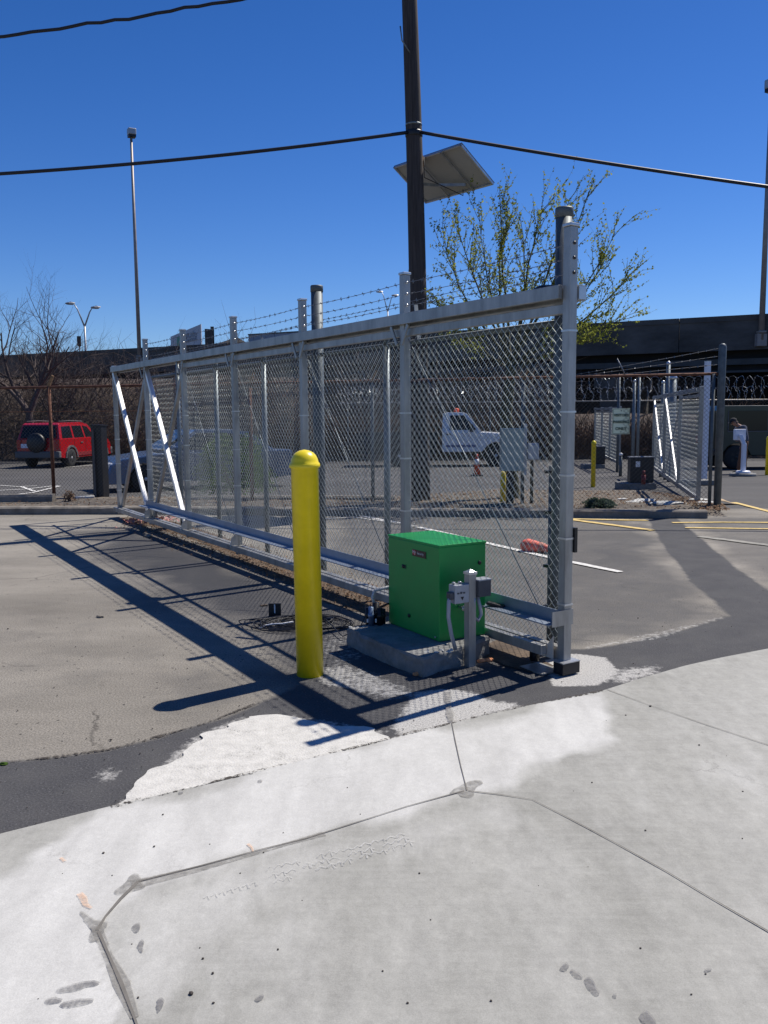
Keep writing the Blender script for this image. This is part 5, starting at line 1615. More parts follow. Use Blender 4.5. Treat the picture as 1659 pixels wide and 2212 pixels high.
# razor wire fence in front of the brown vines
YR = 36.9
rz = thing('razor_wire_fence', 'distant fence topped with shiny razor wire coils in front of the brown vines', 'fence', (10, YR, gz(YR)))
g0 = gz(YR)
zr = atY(1500, 866, YR).z
mb = MB(); mb.tube([V((-2, YR, zr)), V((26, YR - .2, zr + .05))], .03, 6); mb.build('top_rail', mat('pale_rail', (.3, .28, .26), .5, .3, .2, 3), rz)
for k in range(10):
    x_ = -1.5 + k * 3.0; mb = MB(); mb.lathe((x_, YR, g0), [(.03, 0), (.03, zr - g0)], 6); mb.build('post', M_galvD, rz)
mb = MB(); diag_mesh(mb, V((-2, YR, 0)), V((26, YR, 0)), g0, zr, .12, .003); mb.build('chain_link_mesh', M_wireD, rz, recalc=False)
for q_, (zc, rad, sp_c) in enumerate(((zr + .30, .30, .34), (zr + .70, .33, .36))):
    mb = MB(); P = []; n_ = int(28 / sp_c) * 14
    for i in range(n_):
        a = i / 14 * 6.283; P.append(V((-2 + i / 14 * sp_c + .05 * math.sin(i), YR + math.cos(a) * rad, zc + math.sin(a) * rad)))
    mb.tube(P, .0055, 3, False, False)
    for i in range(0, n_, 2):
        p = P[i]; mb.tube([p + V((-.03, 0, .03)), p + V((.03, 0, -.03))], .008, 3, False, False)
    mb.build('razor_coil', M_razor, rz, recalc=False)

# second and third sliding gates in the island
N2 = atg(1508, 1082, .1); F2 = atg(1410, 1022, .1)
N2 = V((N2.x, N2.y, 0)); F2 = V((F2.x, F2.y, 0))
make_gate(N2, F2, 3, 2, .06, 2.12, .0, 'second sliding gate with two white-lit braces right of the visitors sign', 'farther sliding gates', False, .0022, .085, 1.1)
N3 = atg(1337, 1012, .1); F3 = atg(1284, 990, .1)
make_gate(V((N3.x, N3.y, 0)), V((F3.x, F3.y, 0)), 3, 0, .0, 1.85, .0, 'farthest sliding gate panel behind the slim yellow bollard', 'farther sliding gates', False, .0026, .11, 1.1)


def pipe_post(px, pyb, pyt, r, label, m_=M_galv, square=False, dome=True, nm='gate_post'):
    p = atg(px, pyb); tp = atY(px, pyt, p.y); g_ = gz(p.y); h = tp.z - g_
    t = thing(nm, label, 'post', (p.x, p.y, g_), group='posts around the farther gates')
    mb = MB()
    if square: mb.box((p.x, p.y, g_ + h / 2), (r * 2, r * 2, h), .2)
    else: mb.lathe((p.x, p.y, g_), [(r, 0), (r, h - .02)], 12)
    mb.build('pipe', m_, t)
    mb = MB()
    if square: mb.box((p.x, p.y, g_ + h + .006), (r * 2.2, r * 2.2, .012), .2)
    else: mb.lathe((p.x, p.y, g_), [(r * 1.1, h - .05), (r * 1.1, h), (r * .7, h + r * .6), (.004, h + r * .9)], 12)
    mb.build('cap', M_aluL, t)


pipe_post(1366, 1030, 822, .040, 'bright galvanised pipe post rising behind the black operator box')
pipe_post(1376, 1026, 812, .040, 'galvanised pipe post just right of its twin behind the black operator box')
pipe_post(1333, 1020, 811, .045, 'dark grey pipe post directly behind the visitors sign', M_galvD)
pipe_post(1437, 1036, 784, .055, 'domed pipe post at the far end of the second sliding gate', M_galv)
pipe_post(1448, 1040, 815, .09, 'thick short galvanised post inside the second sliding gate', M_galv)
pipe_post(1520, 1045, 781, .055, 'pale square post in front of the fence end post', M_kiosk, True)
pipe_post(1427, 1030, 825, .05, 'shorter pipe post left of the domed gate post', M_galv)
# footing of the pale square post
p = atg(1537, 1049); mb = MB(); mb.box((p.x - .25, p.y + .3, gz(p.y) + .06), (.7, .5, .12), .1); mb.build('footing_block', M_pad, label='low concrete footing of the pale square post', cat='footing', bevel=.01)

# black operator boxes on pads
def far_operator(px0, px1, pyb, pyt, pad0, pad1, padb, label, lab2, tagd=True):
    zp = .12
    pb = atg((pad0 + pad1) / 2, padb); g_ = gz(pb.y)
    w = (atY(pad1, padb, pb.y).x - atY(pad0, padb, pb.y).x)
    mb = MB(); mb.box((pb.x, pb.y + .3, g_ + .05), (w, .6, .17), 0); mb.build('concrete_pad', M_pad, label=lab2, cat='concrete pad', bevel=.01)
    yb = pb.y + .12; a = atY(px0, pyb, yb); c = atY(px1, pyb, yb); tp = atY(px0, pyt, yb)
    z0 = g_ + .14
    t = thing('gate_operator', label, 'gate operator', ((a.x + c.x) / 2, yb, z0), group='black gate operators in the island')
    mb = MB(); mb.obox(V((a.x, yb, z0)), V((c.x - a.x, .0, 0)), V((.05, .42, 0)), HAT * (tp.z - z0)); mb.build('cabinet', M_black, t, bevel=.012)
    mb = MB(); mb.obox(V((a.x - .01, yb - .012, tp.z + .002)), V((c.x - a.x + .02, .0, 0)), V((.05, .44, 0)), HAT * .025); mb.build('lid', M_boxD, t)
    if tagd:
        mb = MB(); mb.obox(V((a.x + .12, yb - .004, tp.z - .2)), V((.1, 0, 0)), V((0, .003, 0)), HAT * .13); mb.build('paper_label', M_white, t)
    return t


far_operator(1361, 1412, 1041, 990, 1343, 1418, 1057, 'black gate operator box with a white label right of the visitors sign', 'grey concrete pad under the nearer black operator box')
far_operator(1286, 1307, 1000, 966, 1262, 1307, 1012, 'smaller black gate operator box behind the slim yellow bollard', 'grey concrete pad under the farther black operator box', False)
# small steel bollard
p = atg(1340, 1029); t = thing('steel_stub_post', 'short steel stub post with a bright cap below the visitors sign', 'post', (p.x, p.y, gz(p.y)))
mb = MB(); mb.lathe((p.x, p.y, gz(p.y)), [(.05, 0), (.045, .6)], 12); mb.build('pipe', M_galvD, t)
mb = MB(); mb.lathe((p.x, p.y, gz(p.y) + .6), [(.055, 0), (.055, .05), (.02, .08)], 12); mb.build('cap', M_white, t)
p = at(1494, 1059, .1); mb = MB(); mb.box((p.x, p.y, .2), (.17, .05, .09)); mb.build('latch_box', M_black, label='small black latch box low on the second sliding gate', cat='latch box', bevel=.008)
p = at(1383, 1040, .12)
mb = MB(); mb.tube([V((p.x - .08, p.y - .5, .1)), V((p.x - .08, p.y - .52, .30))], .05, 10); mb.tube([V((p.x - .08, p.y - .52, .3)), V((p.x - .08, p.y - .52, .4))], .03, 8); mb.build('red_pipe_stub', mat('dark_red_paint', (.16, .02, .02), .5, 0, .2, 20), label='dark red pipe stub in front of the black operator pad', cat='pipe')
mb = MB(); rg = random.Random(6)
for (x_, y_, s_) in ((1395, 1082, .16), (1440, 1088, .2), (1370, 1084, .1), (1510, 1080, .13), (1525, 1086, .12), (1345, 1078, .07)):
    p = at(x_, y_, .1); mb.rock((p.x, p.y, .10), s_, (1.6, .9, .25), x_, 2)
mb.build('flat_stones', M_kerbL, kind='stuff', label='pale flat stones lying in the island mulch', cat='stones')
# burlap sheet at the foot of the dark end post
mb = MB(); C0 = at(1556, 1092, 0); vs = []; fs = []
for i in range(13):
    for j in range(7):
        u, v_ = i / 12, j / 6
        x_ = C0.x + .02 + u * .36; y_ = C0.y + .05 + v_ * .35 * (1 - u * .5) + u * .1
        z_ = .006 + .13 * (1 - u) ** 1.2 * (.6 + .4 * math.sin(v_ * 3)) + .03 * noise.noise(V((u * 4, v_ * 4, 2))) * (1 - u)
        vs.append(V((x_, y_, max(.006, z_))))
for i in range(12):
    for j in range(6):
        a = i * 7 + j; fs.append((a, a + 7, a + 8, a + 1))
mb.add(vs, fs, True); o = mb.build('burlap_sheet', M_tarp, label='crumpled tan burlap sheet at the foot of the dark end post', cat='sheet')
sd = o.modifiers.new('thick', 'SOLIDIFY'); sd.thickness = .004

# kiosk
kp = atg(1611, 1029); kg = gz(kp.y); K = V((kp.x, kp.y + .2, kg))
ks = thing('kiosk_stand', 'white kiosk stand with an angled screen housing in front of the bending man', 'kiosk', tuple(K))
mb = MB(); mb.lathe(K, [(.36, -.02), (.36, .06), (.34, .08)], 20); mb.build('concrete_base', M_pad, ks)
mb = MB(); mb.lathe(K + HAT * .08, [(.2, 0), (.2, .04), (.17, .07)], 16); mb.build('flange', M_kiosk, ks)
mb = MB(); mb.box(K + HAT * .51, (.115, .10, .82), .1); mb.build('post', M_kiosk, ks, bevel=.01)
mb = MB(); mb.beam(K + V((0, 0, .90)), K + V((-.085, .08, 1.17)), .11, .08, V((0, 1, 0))); mb.build('neck', M_kiosk, ks, bevel=.01)
c0 = K + V((-.07, .17, 1.17)); mb = MB(); mb.box(c0, (.345, .09, .31), .1); sc_ = mb.build('screen_housing', M_kiosk, ks, bevel=.015)
mb = MB(); mb.box(c0 + V((-.005, .05, 0)), (.28, .006, .24), .1); mb.build('screen', M_black, sc_)
# utility cabinets on posts behind the mesh
p = atY(1108, 1018, 13.2)
pc_ = thing('utility_cabinet', 'pale grey-green utility cabinet on a dark post seen through the gate', 'cabinet', (p.x, 15.2, .1))
Yc = 15.2; a = atY(1083, 1018, Yc); c = atY(1133, 925, Yc)
mb = MB(); mb.obox(V((a.x, Yc, a.z)), V((c.x - a.x, 0, 0)), V((0, .28, 0)), HAT * (c.z - a.z)); cb = mb.build('cabinet', M_boxgr, pc_, bevel=.01)
mb = MB(); mb.box(((a.x + c.x) / 2 - .02, Yc + .18, a.z / 2 + .02), (.12, .12, a.z)); mb.build('post', M_blackm, pc_)
mb = MB(); mb.box((c.x + .03, Yc + .1, (a.z + c.z) / 2), (.05, .08, .9)); mb.build('riser_conduit', M_box, pc_)
a = atY(1140, 995, Yc); c = atY(1165, 957, Yc)
mc_ = thing('meter_box', 'small rounded grey meter box on a thin dark post right of the cabinet', 'meter box', ((a.x + c.x) / 2, Yc, .1))
mb = MB(); mb.obox(V((a.x, Yc, a.z)), V((c.x - a.x, 0, 0)), V((0, .12, 0)), HAT * (c.z - a.z)); mb.build('housing', M_box, mc_, bevel=.03)
mb = MB(); mb.lathe(((a.x + c.x) / 2, Yc + .15, .05), [(.03, 0), (.03, 2.0)], 8); mb.build('post', M_blackm, mc_)
p = at(1088, 1072, .1); mb = MB(); mb.lathe((atY(1087, 1020, 15.6).x, 15.6, .1), [(.05, 0), (.05, .5), (.02, .56)], 10); mb.build('yellow_stub_post', M_yel, label='short yellow stub post beside the utility cabinet post', cat='post')

# black gate pedestal left
p0 = at(216, 1073, .1); pt = atY(207, 918, p0.y); h = pt.z - .1
pd = thing('black_pedestal', 'tall black pedestal with a pale edge stripe left of the gate', 'pedestal', (p0.x, p0.y, .1))
mb = MB(); mb.box((p0.x, p0.y + .1, .08 + h / 2), (.225, .22, h), -.25); mb.build('housing', M_black, pd, bevel=.012)
mb = MB(); mb.box((p0.x - .078, p0.y - .035, .06 + h / 2), (.038, .012, h * .93), -.25); mb.build('edge_stripe', M_clad, pd)
mb = MB(); mb.box((p0.x, p0.y + .1, .09 + h), (.25, .25, .03), -.25); mb.build('cap', M_blackm, pd)
p = at(180, 1077, .1); mb = MB(); mb.box((p.x, p.y + .1, .115), (.35, .12, .05), .35); mb.build('loose_kerb_piece', M_kerbL, label='pale loose concrete piece beside the black pedestal', cat='rubble', bevel=.01)

# cones
def cone(p, h, label, lying=False, rz_=0.0):
    t = thing('traffic_cone', label, 'traffic cone', tuple(p))
    r = h * .19
    mb = MB(); mb.lathe((0, 0, .03), [(r, 0), (r * .3, h * .9), (r * .26, h)], 16); mb.build('cone_body', M_orange, t, local=True)
    mb = MB(); mb.lathe((0, 0, .03), [(r * .66, h * .5), (r * .44, h * .76)], 16); mb.build('reflective_band', M_white, t, local=True).scale = (1.03, 1.03, 1)
    mb = MB(); mb.box((0, 0, .018), (h * .52, h * .52, .035)); mb.build('base', M_black, t, local=True, bevel=.006)
    if lying: t.rotation_euler = (R(90 - 12), 0, rz_); t.location.z = p[2] + .03
    return t


p = atg(1030, 1028); cone((p.x, p.y, gz(p.y)), .62, 'upright orange traffic cone seen through the gate beside the white truck')
p = at(1140, 1194)
t = thing('deflated_cone', 'faded orange traffic cone lying on its side behind the gate', 'traffic cone', (p.x, p.y, 0))
mb = MB()
A_ = at(1128, 1190); A_ = V((A_.x, A_.y, .075)); B_ = at(1192, 1196); B_ = V((B_.x, B_.y, .05))
P = [A_.lerp(B_, k / 8) for k in range(9)]; mb.tube(P, [.055, .085, .088, .08, .074, .066, .056, .045, .03], 14); mb.build('cone_body', mat('faded_cone_plastic', (.78, .15, .10), .6, 0, .2, 14), t)
mb = MB(); mb.tube([A_.lerp(B_, .62), A_.lerp(B_, .78)], [.07, .058], 14, False); mb.build('worn_band', mat('worn_band', (.45, .18, .13), .7, 0, .4, 40), t)

# ================================================================== VEHICLES
def wheel(t, c, r, w, side, name='wheel', rim=M_rim):
    ax = V((0, 1, 0))
    mb = MB(); mb.lathe(V(c) - ax * w / 2, [(r * .6, 0), (r * .93, 0), (r, w * .15), (r, w * .85), (r * .93, w), (r * .6, w)], 22, ax)
    o = mb.build(name, M_rub, t, local=True)
    f = V(c) + ax * (w / 2 - .012) * side
    mb = MB(); mb.lathe(f, [(r * .63, -.01 * side), (r * .63, .004 * side), (r * .54, -.02 * side), (r * .15, .0), (r * .12, .015 * side)], 20, ax)
    mb.build('rim', rim, o, local=True)
    mb = MB()
    for k in range(5):
        a = k / 5 * 6.283; mb.beam(f + ax * .012 * side + V((math.cos(a) * r * .27, 0, math.sin(a) * r * .27)), f + ax * .012 * side + V((math.cos(a) * r * .5, 0, math.sin(a) * r * .5)), r * .2, .01, ax)
    mb.build('rim_slots', M_black, o, local=True)
    return o


def arch(cx, r, n=7):
    return [(cx + math.cos(math.pi * k / n) * r, math.sin(math.pi * k / n) * r) for k in range(n + 1)]   # from +x to -x


def side_prism(mb, prof, hw_lo, hw_hi=None, z_lo=0, z_hi=1):
    """profile (x,z) extruded across, half width linear in z"""
    def hw(z):
        if hw_hi is None: return hw_lo
        return hw_lo + (hw_hi - hw_lo) * max(0, min(1, (z - z_lo) / (z_hi - z_lo)))
    n = len(prof); vs = [V((x_, hw(z), z)) for x_, z in prof] + [V((x_, -hw(z), z)) for x_, z in prof]
    tri = tessellate_polygon([[V((x_, z, 0)) for x_, z in prof]])
    fs = [tuple(t) for t in tri] + [tuple(i + n for i in t)[::-1] for t in tri] + [(i, (i + 1) % n, (i + 1) % n + n, i + n) for i in range(n)]
    mb.add(vs, fs)


def car(name, label, cat, loc, rz, L_, hw, zb, belt, roof, house, wheels, wr, paint, wins, front=None, rear=None, suv=False, hood=None):
    """local: x forward. house = roof profile points (x,z) from rear belt round to front belt"""
    t = thing(name, label, cat, loc, rz)
    mb = MB()
    f, r = L_ / 2, -L_ / 2
    low = [(r, zb + .05), (r - .0, belt - .08), (r + .06, belt)] if not suv else [(r, zb + .05), (r, belt)]
    topl = hood if hood else [(f - .9, belt), (f - .15, belt - .12), (f, belt - .3)]
    bot = [(f, zb)]
    for cx in sorted(wheels, reverse=True): bot += [(cx + wr * 1.15, zb)] + [(x_ + 0, max(zb, z_ + wr)) for x_, z_ in arch(cx, wr * 1.14) if z_ + wr > zb][0:] + [(cx - wr * 1.15, zb)]
    prof = low + topl + bot
    side_prism(mb, prof, hw)
    body = mb.build('body', paint, t, local=True, bevel=.035)
    hi = hw - .17
    mb = MB(); side_prism(mb, house, hw - .02, hi, belt, roof); mb.build('cabin', paint, t, local=True, bevel=.03)

    def wy(z, o=.006): return (hw - .02) + (hi - hw + .02) * max(0, min(1, (z - belt) / (roof - belt))) + o
    for w in wins:
        for s in (-1, 1):
            mb = MB(); P = [V((x_, s * wy(z), z)) for x_, z in w]; mb.prism(P, V((0, -s * .02, 0))); mb.build('side_window', M_glass, t, local=True)
    for cx in wheels:
        for s in (-1, 1): wheel(t, (cx, s * (hw - .1), wr), wr, .22, s)
    return t, wy


# red SUV seen from behind and its right
wpos = atg(142, 1003); rpos = atg(56, 1004)
ys_ = 36.0
rr_c = V((atY(138, 950, ys_).x, ys_, gz(ys_)))
suv, wy = car('parked_suv', 'bright red suv with a spare wheel on its tailgate, parked beyond the rusty fence', 'suv', (rr_c.x + .1, rr_c.y, gz(34)), R(82), 4.35, .90, .36, 1.10, 1.72,
              [(-2.16, 1.10), (-1.98, 1.68), (-1.85, 1.74), (-.2, 1.76), (.35, 1.68), (1.02, 1.12), (1.02, 1.10)], (-1.32, 1.36), .37, M_red,
              [[(-1.95, 1.15), (-1.82, 1.60), (-1.12, 1.62), (-1.12, 1.15)], [(-.98, 1.15), (-.98, 1.62), (-.22, 1.62), (-.16, 1.15)], [(-.04, 1.15), (-.1, 1.62), (.28, 1.57), (.72, 1.15)]],
              suv=True, hood=[(.95, 1.10), (1.9, 1.02), (2.12, .86), (2.17, .6)])
mb = MB(); mb.prism([V((-2.20, .74, 1.16)), V((-2.20, -.74, 1.16)), V((-2.055, -.66, 1.63)), V((-2.055, .66, 1.63))], V((.03, 0, 0))); mb.build('rear_window', M_glass, suv, local=True)
mb = MB(); mb.lathe((-2.20, .02, .98), [(.37, 0), (.37, .14), (.33, .19), (.1, .2)], 24, V((-1, 0, 0))); sw = mb.build('spare_wheel', M_rub, suv, local=True)
mb = MB(); mb.lathe((-2.34, .02, .98), [(.385, -.08), (.385, 0), (.345, .062), (.1, .07)], 24, V((-1, 0, 0))); mb.build('wheel_cover', M_black, sw, local=True)
mb = MB(); mb.box((-2.24, 0, .52), (.2, 1.84, .26)); mb.build('rear_bumper', M_clad, suv, local=True, bevel=.04)
mb = MB(); mb.box((2.2, 0, .52), (.2, 1.84, .3)); mb.build('front_bumper', M_clad, suv, local=True, bevel=.04)
for s in (-1, 1):
    mb = MB(); mb.box((-2.19, s * .80, .93), (.06, .17, .34)); mb.build('tail_light', M_tail, suv, local=True, bevel=.01)
    mb = MB(); mb.tube([V((-1.8, s * .66, 1.80)), V((-.9, s * .67, 1.82)), V((.1, s * .66, 1.79))], .02, 6); mb.build('roof_rail', M_clad, suv, local=True)
    mb = MB(); mb.box((.62, s * 1.0, 1.16), (.12, .2, .16)); mb.build('wing_mirror', M_black, suv, local=True, bevel=.03)
    for x_ in (-.45, .45): mb = MB(); mb.box((x_, s * .91, .95), (.18, .03, .04)); mb.build('door_handle', M_clad, suv, local=True)
    for cx in (-1.32, 1.36):
        P = [V((x_, s * .905, max(.37, z_ + .37))) for x_, z_ in arch(cx, .50)] + [V((x_, s * .905, max(.37, z_ + .37))) for x_, z_ in arch(cx, .42)][::-1]
        mb = MB(); mb.prism(P, V((0, s * .03, 0))); mb.build('wheel_arch_flare', M_clad, suv, local=True)
    mb = MB(); mb.box((.02, s * .905, .50), (1.75, .03, .14)); mb.build('sill_cladding', mat('dark_red_cladding', (.22, .02, .025), .5, 0, .1, 4), suv, local=True)
    for x_ in (-1.05, -.1, .85): mb = MB(); mb.box((x_, s * .902, .83), (.014, .006, .5)); mb.build('door_seam', M_black, suv, local=True)
mb = MB(); mb.box((-2.225, .55, .86), (.01, .31, .16)); mb.build('number_plate', M_kiosk, suv, local=True)

# blue sedan behind the gate
ys_ = 21.5
bc = V((atY(420, 990, ys_).x, ys_, gz(ys_)))
sed, wy = car('parked_sedan', 'blue sedan parked behind the left end of the gate', 'car', tuple(bc), R(208), 4.5, .88, .22, .92, 1.42,
              [(-1.75, .92), (-1.2, 1.36), (-.75, 1.43), (.15, 1.43), (.95, .95), (.95, .92)], (-1.35, 1.4), .32, M_blue,
              [[(-1.35, .96), (-1.0, 1.30), (-.42, 1.36), (-.42, .96)], [(-.32, .96), (-.32, 1.36), (.12, 1.36), (.72, .96)]],
              hood=[(.9, .92), (1.9, .80), (2.18, .66), (2.25, .45)])
mb = MB(); mb.prism([V((.99, .72, .96)), V((.99, -.72, .96)), V((.26, -.64, 1.41)), V((.26, .64, 1.41))], V((.02, 0, .015))); mb.build('windscreen', M_glass, sed, local=True)
mb = MB(); mb.prism([V((-1.77, .7, .96)), V((-1.77, -.7, .96)), V((-1.26, -.62, 1.35)), V((-1.26, .62, 1.35))], V((-.02, 0, .015))); mb.build('rear_window', M_glass, sed, local=True)
for s in (-1, 1):
    mb = MB(); mb.box((2.18, s * .64, .64), (.14, .34, .14)); mb.build('headlight', M_head, sed, local=True, bevel=.03)
    mb = MB(); mb.box((-2.22, s * .66, .76), (.06, .34, .14)); mb.build('tail_light', M_tail, sed, local=True, bevel=.02)
    mb = MB(); mb.box((.72, s * .95, 1.0), (.14, .18, .12)); mb.build('wing_mirror', M_blue, sed, local=True, bevel=.03)
mb = MB(); mb.box((2.24, 0, .5), (.03, .8, .16)); mb.build('grille', M_black, sed, local=True)

# white pickup with a dark flat bed
yt = 33.5; c = V((atY(1000, 950, yt).x, yt, gz(yt)))
pk = thing('pickup_truck', 'white pickup truck with a black flat bed parked sideways beyond the gate', 'truck', tuple(c), R(-4))
prof = [(-.8, .55), (-.8, 1.35)] + [(.6, 1.30), (1.8, 1.22), (2.05, 1.05), (2.1, .6)] + [(1.9, .55)] + [(x_, z_ + .42) for x_, z_ in arch(1.22, .5) if z_ + .42 > .5] + [(.7, .55)]
mb = MB(); side_prism(mb, prof, .98); mb.build('body', M_wcar, pk, local=True, bevel=.05)
mb = MB(); side_prism(mb, [(-.8, 1.34), (-.77, 1.98), (-.62, 2.03), (-.02, 2.03), (.12, 1.98), (.66, 1.33), (.66, 1.30)], .96, .80, 1.3, 2.03); mb.build('cab', M_wcar, pk, local=True, bevel=.04)
for s in (-1, 1):
    for w in ([(-.52, 1.38), (-.50, 1.92), (.03, 1.92), (.48, 1.38)],):
        P = [V((x_, s * (.96 - .16 * (z - 1.3) / .73 + .006), z)) for x_, z in w]; mb = MB(); mb.prism(P, V((0, -s * .02, 0))); mb.build('side_window', M_glass, pk, local=True)
    wheel(pk, (1.22, s * .85, .42), .42, .26, s); wheel(pk, (-2.4, s * .85, .42), .42, .26, s)
    mb = MB(); mb.box((.30, s * 1.1, 1.45), (.12, .2, .3)); mb.build('wing_mirror', M_black, pk, local=True, bevel=.03)
    mb = MB(); mb.box((2.04, s * .75, .98), (.12, .3, .2)); mb.build('headlight', M_head, pk, local=True, bevel=.03)
    mb = MB(); mb.box((-.55, s * .985, 1.22), (.18, .02, .04)); mb.build('door_handle', M_black, pk, local=True)
    mb = MB(); mb.box((-.1, s * .985, .78), (1.1, .008, .09)); mb.build('door_stripe', mat('blue_stripe', (.1, .13, .3), .5, 0, 0), pk, local=True)
mb = MB(); mb.box((-2.5, 0, .93), (3.1, 2.0, .12)); mb.box((-2.5, -.97, 1.12), (3.1, .05, .3)); mb.box((-2.5, .97, 1.12), (3.1, .05, .3)); mb.box((-1.0, 0, 1.4), (.06, 2.0, .9)); mb.box((-2.5, 0, .66), (3.0, .9, .38)); mb.build('flat_bed', M_black, pk, local=True)
mb = MB(); mb.box((2.14, 0, .6), (.12, 1.9, .22)); mb.build('front_bumper', M_blackm, pk, local=True, bevel=.03)
mb = MB(); mb.lathe((-.25, 0, 2.03), [(.1, 0), (.1, .12), (.06, .16)], 12); mb.build('beacon', M_orange, pk, local=True)
mb = MB(); mb.prism([V((.70, .84, 1.34)), V((.70, -.84, 1.34)), V((.19, -.76, 1.95)), V((.19, .76, 1.95))], V((.02, 0, .015))); mb.build('windscreen', M_glass, pk, local=True)

# dark green box truck at the right
yg = 29.0; c = V((atY(1570, 990, yg).x, yg, gz(yg)))
gt = thing('work_truck', 'dark green work truck parked at the right edge behind the man', 'truck', (c.x + 2.2, c.y + .9, gz(yg)), R(3))
mb = MB(); side_prism(mb, [(-2.6, .45), (-2.6, 1.95), (-2.45, 2.1), (2.5, 2.1), (2.6, 2.0), (2.6, .45), (2.3, .45)] + [(x_, z_ + .4) for x_, z_ in arch(1.8, .46) if z_ + .4 > .45] + [(1.3, .45), (-1.5, .45)] + [(x_, z_ + .4) for x_, z_ in arch(-2.0 + .0, .46) if z_ + .4 > .45 and x_ > -2.5], .95)
mb.build('body', M_grtruck, gt, local=True, bevel=.05)
for x_, w_2 in ((-1.65, 1.3), (-.2, 1.2), (1.15, 1.2)):
    for s in (-1, 1):
        mb = MB(); mb.box((x_, s * .955, 1.6), (w_2, .012, .66)); fr_ = mb.build('side_window', M_glass, gt, local=True, bevel=.004)
        mb = MB(); mb.box((x_, s * .963, 1.25), (w_2 + .05, .012, .03)); mb.box((x_ - w_2 / 2 - .02, s * .963, 1.6), (.03, .012, .68)); mb.build('window_frame', M_clad, fr_, local=True)
for cx in (-2.0, 1.8):
    for s in (-1, 1): wheel(gt, (cx, s * .84, .4), .40, .24, s, rim=M_blackm)
mb = MB(); mb.box((-2.68, 0, .55), (.12, 1.8, .2)); mb.build('bumper', M_blackm, gt, local=True, bevel=.03)
for s in (-1, 1):
    mb = MB(); mb.box((-2.61, s * .8, .95), (.04, .14, .26)); mb.build('tail_light', M_tail, gt, local=True)
mb = MB(); mb.box((-2.62, -.95, 1.0), (.06, .34, .42)); mb.build('tool_box', M_clad, gt, local=True)

# ================================================================== PERSON
def skinned(name, pts, edges, radii, mt_, parent, flat=None, sub=2):
    me = bpy.data.meshes.new(name); me.from_pydata([tuple(p) for p in pts], edges, [])
    o = bpy.data.objects.new(name, me); C.objects.link(o)
    md = o.modifiers.new('Skin', 'SKIN'); md.use_smooth_shade = True; md.branch_smoothing = .3
    sl = me.skin_vertices[0].data
    for i, r_ in enumerate(radii):
        sl[i].radius = r_ if isinstance(r_, tuple) else (r_, r_); sl[i].use_root = (i == 0)
    ms_ = o.modifiers.new('Sub', 'SUBSURF'); ms_.levels = sub; ms_.render_levels = sub
    dg = bpy.context.evaluated_depsgraph_get(); me2 = bpy.data.meshes.new_from_object(o.evaluated_get(dg))
    bpy.data.objects.remove(o, do_unlink=True)
    me2.materials.clear(); me2.materials.append(mt_); me2.polygons.foreach_set('use_smooth', [True] * len(me2.polygons))
    o = bpy.data.objects.new(name, me2); C.objects.link(o); o.parent = parent
    return o


mp_ = atg(1598, 1027); mg = gz(mp_.y); my = mp_.y + .95
PX = atY(1600, 1000, my).x
# x right in picture, y away, z up. facing left-down, leaning over the kiosk
per = thing('person', 'man in a dark cap, slate shirt and brown trousers bending over the kiosk', 'person', (PX, my, gz(my)))
J = {}
def J_(k, x_, y_, z_): J[k] = V((x_, y_, z_)); return J[k]
J_('pel', .08, 0, .93); J_('waist', .07, 0, 1.06); J_('chest', -.03, 0, 1.30); J_('neck0', -.10, -.01, 1.42); J_('neck', -.18, -.02, 1.465); J_('head', -.255, -.03, 1.50); J_('crown', -.30, -.035, 1.60); J_('face', -.33, -.05, 1.47)
J_('shL', -.06, -.20, 1.37); J_('elL', .02, -.27, 1.10); J_('wrL', -.16, -.30, 1.02); J_('shR', -.04, .20, 1.36); J_('elR', .10, .24, 1.11); J_('wrR', .08, .20, .87)
J_('hiL', .05, -.10, .88); J_('knL', -.04, -.13, .48); J_('anL', -.12, -.15, .08); J_('toL', -.30, -.17, .035); J_('hiR', .12, .10, .88); J_('knR', .14, .12, .48); J_('anR', .17, .13, .08); J_('toR', .0, .12, .035)
names = ['pel', 'waist', 'chest', 'neck0', 'neck', 'head', 'crown', 'shL', 'elL', 'wrL', 'shR', 'elR', 'wrR', 'hiL', 'knL', 'anL', 'toL', 'hiR', 'knR', 'anR', 'toR']
ix = {k: i for i, k in enumerate(names)}
E = [('pel', 'waist'), ('waist', 'chest'), ('chest', 'neck0'), ('neck0', 'neck'), ('neck', 'head'), ('head', 'crown'), ('chest', 'shL'), ('shL', 'elL'), ('elL', 'wrL'), ('chest', 'shR'), ('shR', 'elR'), ('elR', 'wrR'), ('pel', 'hiL'), ('hiL', 'knL'), ('knL', 'anL'), ('anL', 'toL'), ('pel', 'hiR'), ('hiR', 'knR'), ('knR', 'anR'), ('anR', 'toR')]
rad = {'pel': .13, 'waist': .12, 'chest': .135, 'neck0': .085, 'neck': .055, 'head': .085, 'crown': .07, 'shL': .06, 'elL': .042, 'wrL': .026, 'shR': .06, 'elR': .042, 'wrR': .026, 'hiL': .085, 'knL': .058, 'anL': .04, 'toL': .035, 'hiR': .085, 'knR': .058, 'anR': .04, 'toR': .035}
pts = [J[k] for k in names]; eds = [(ix[a], ix[b_]) for a, b_ in E]; rds = [rad[k] for k in names]
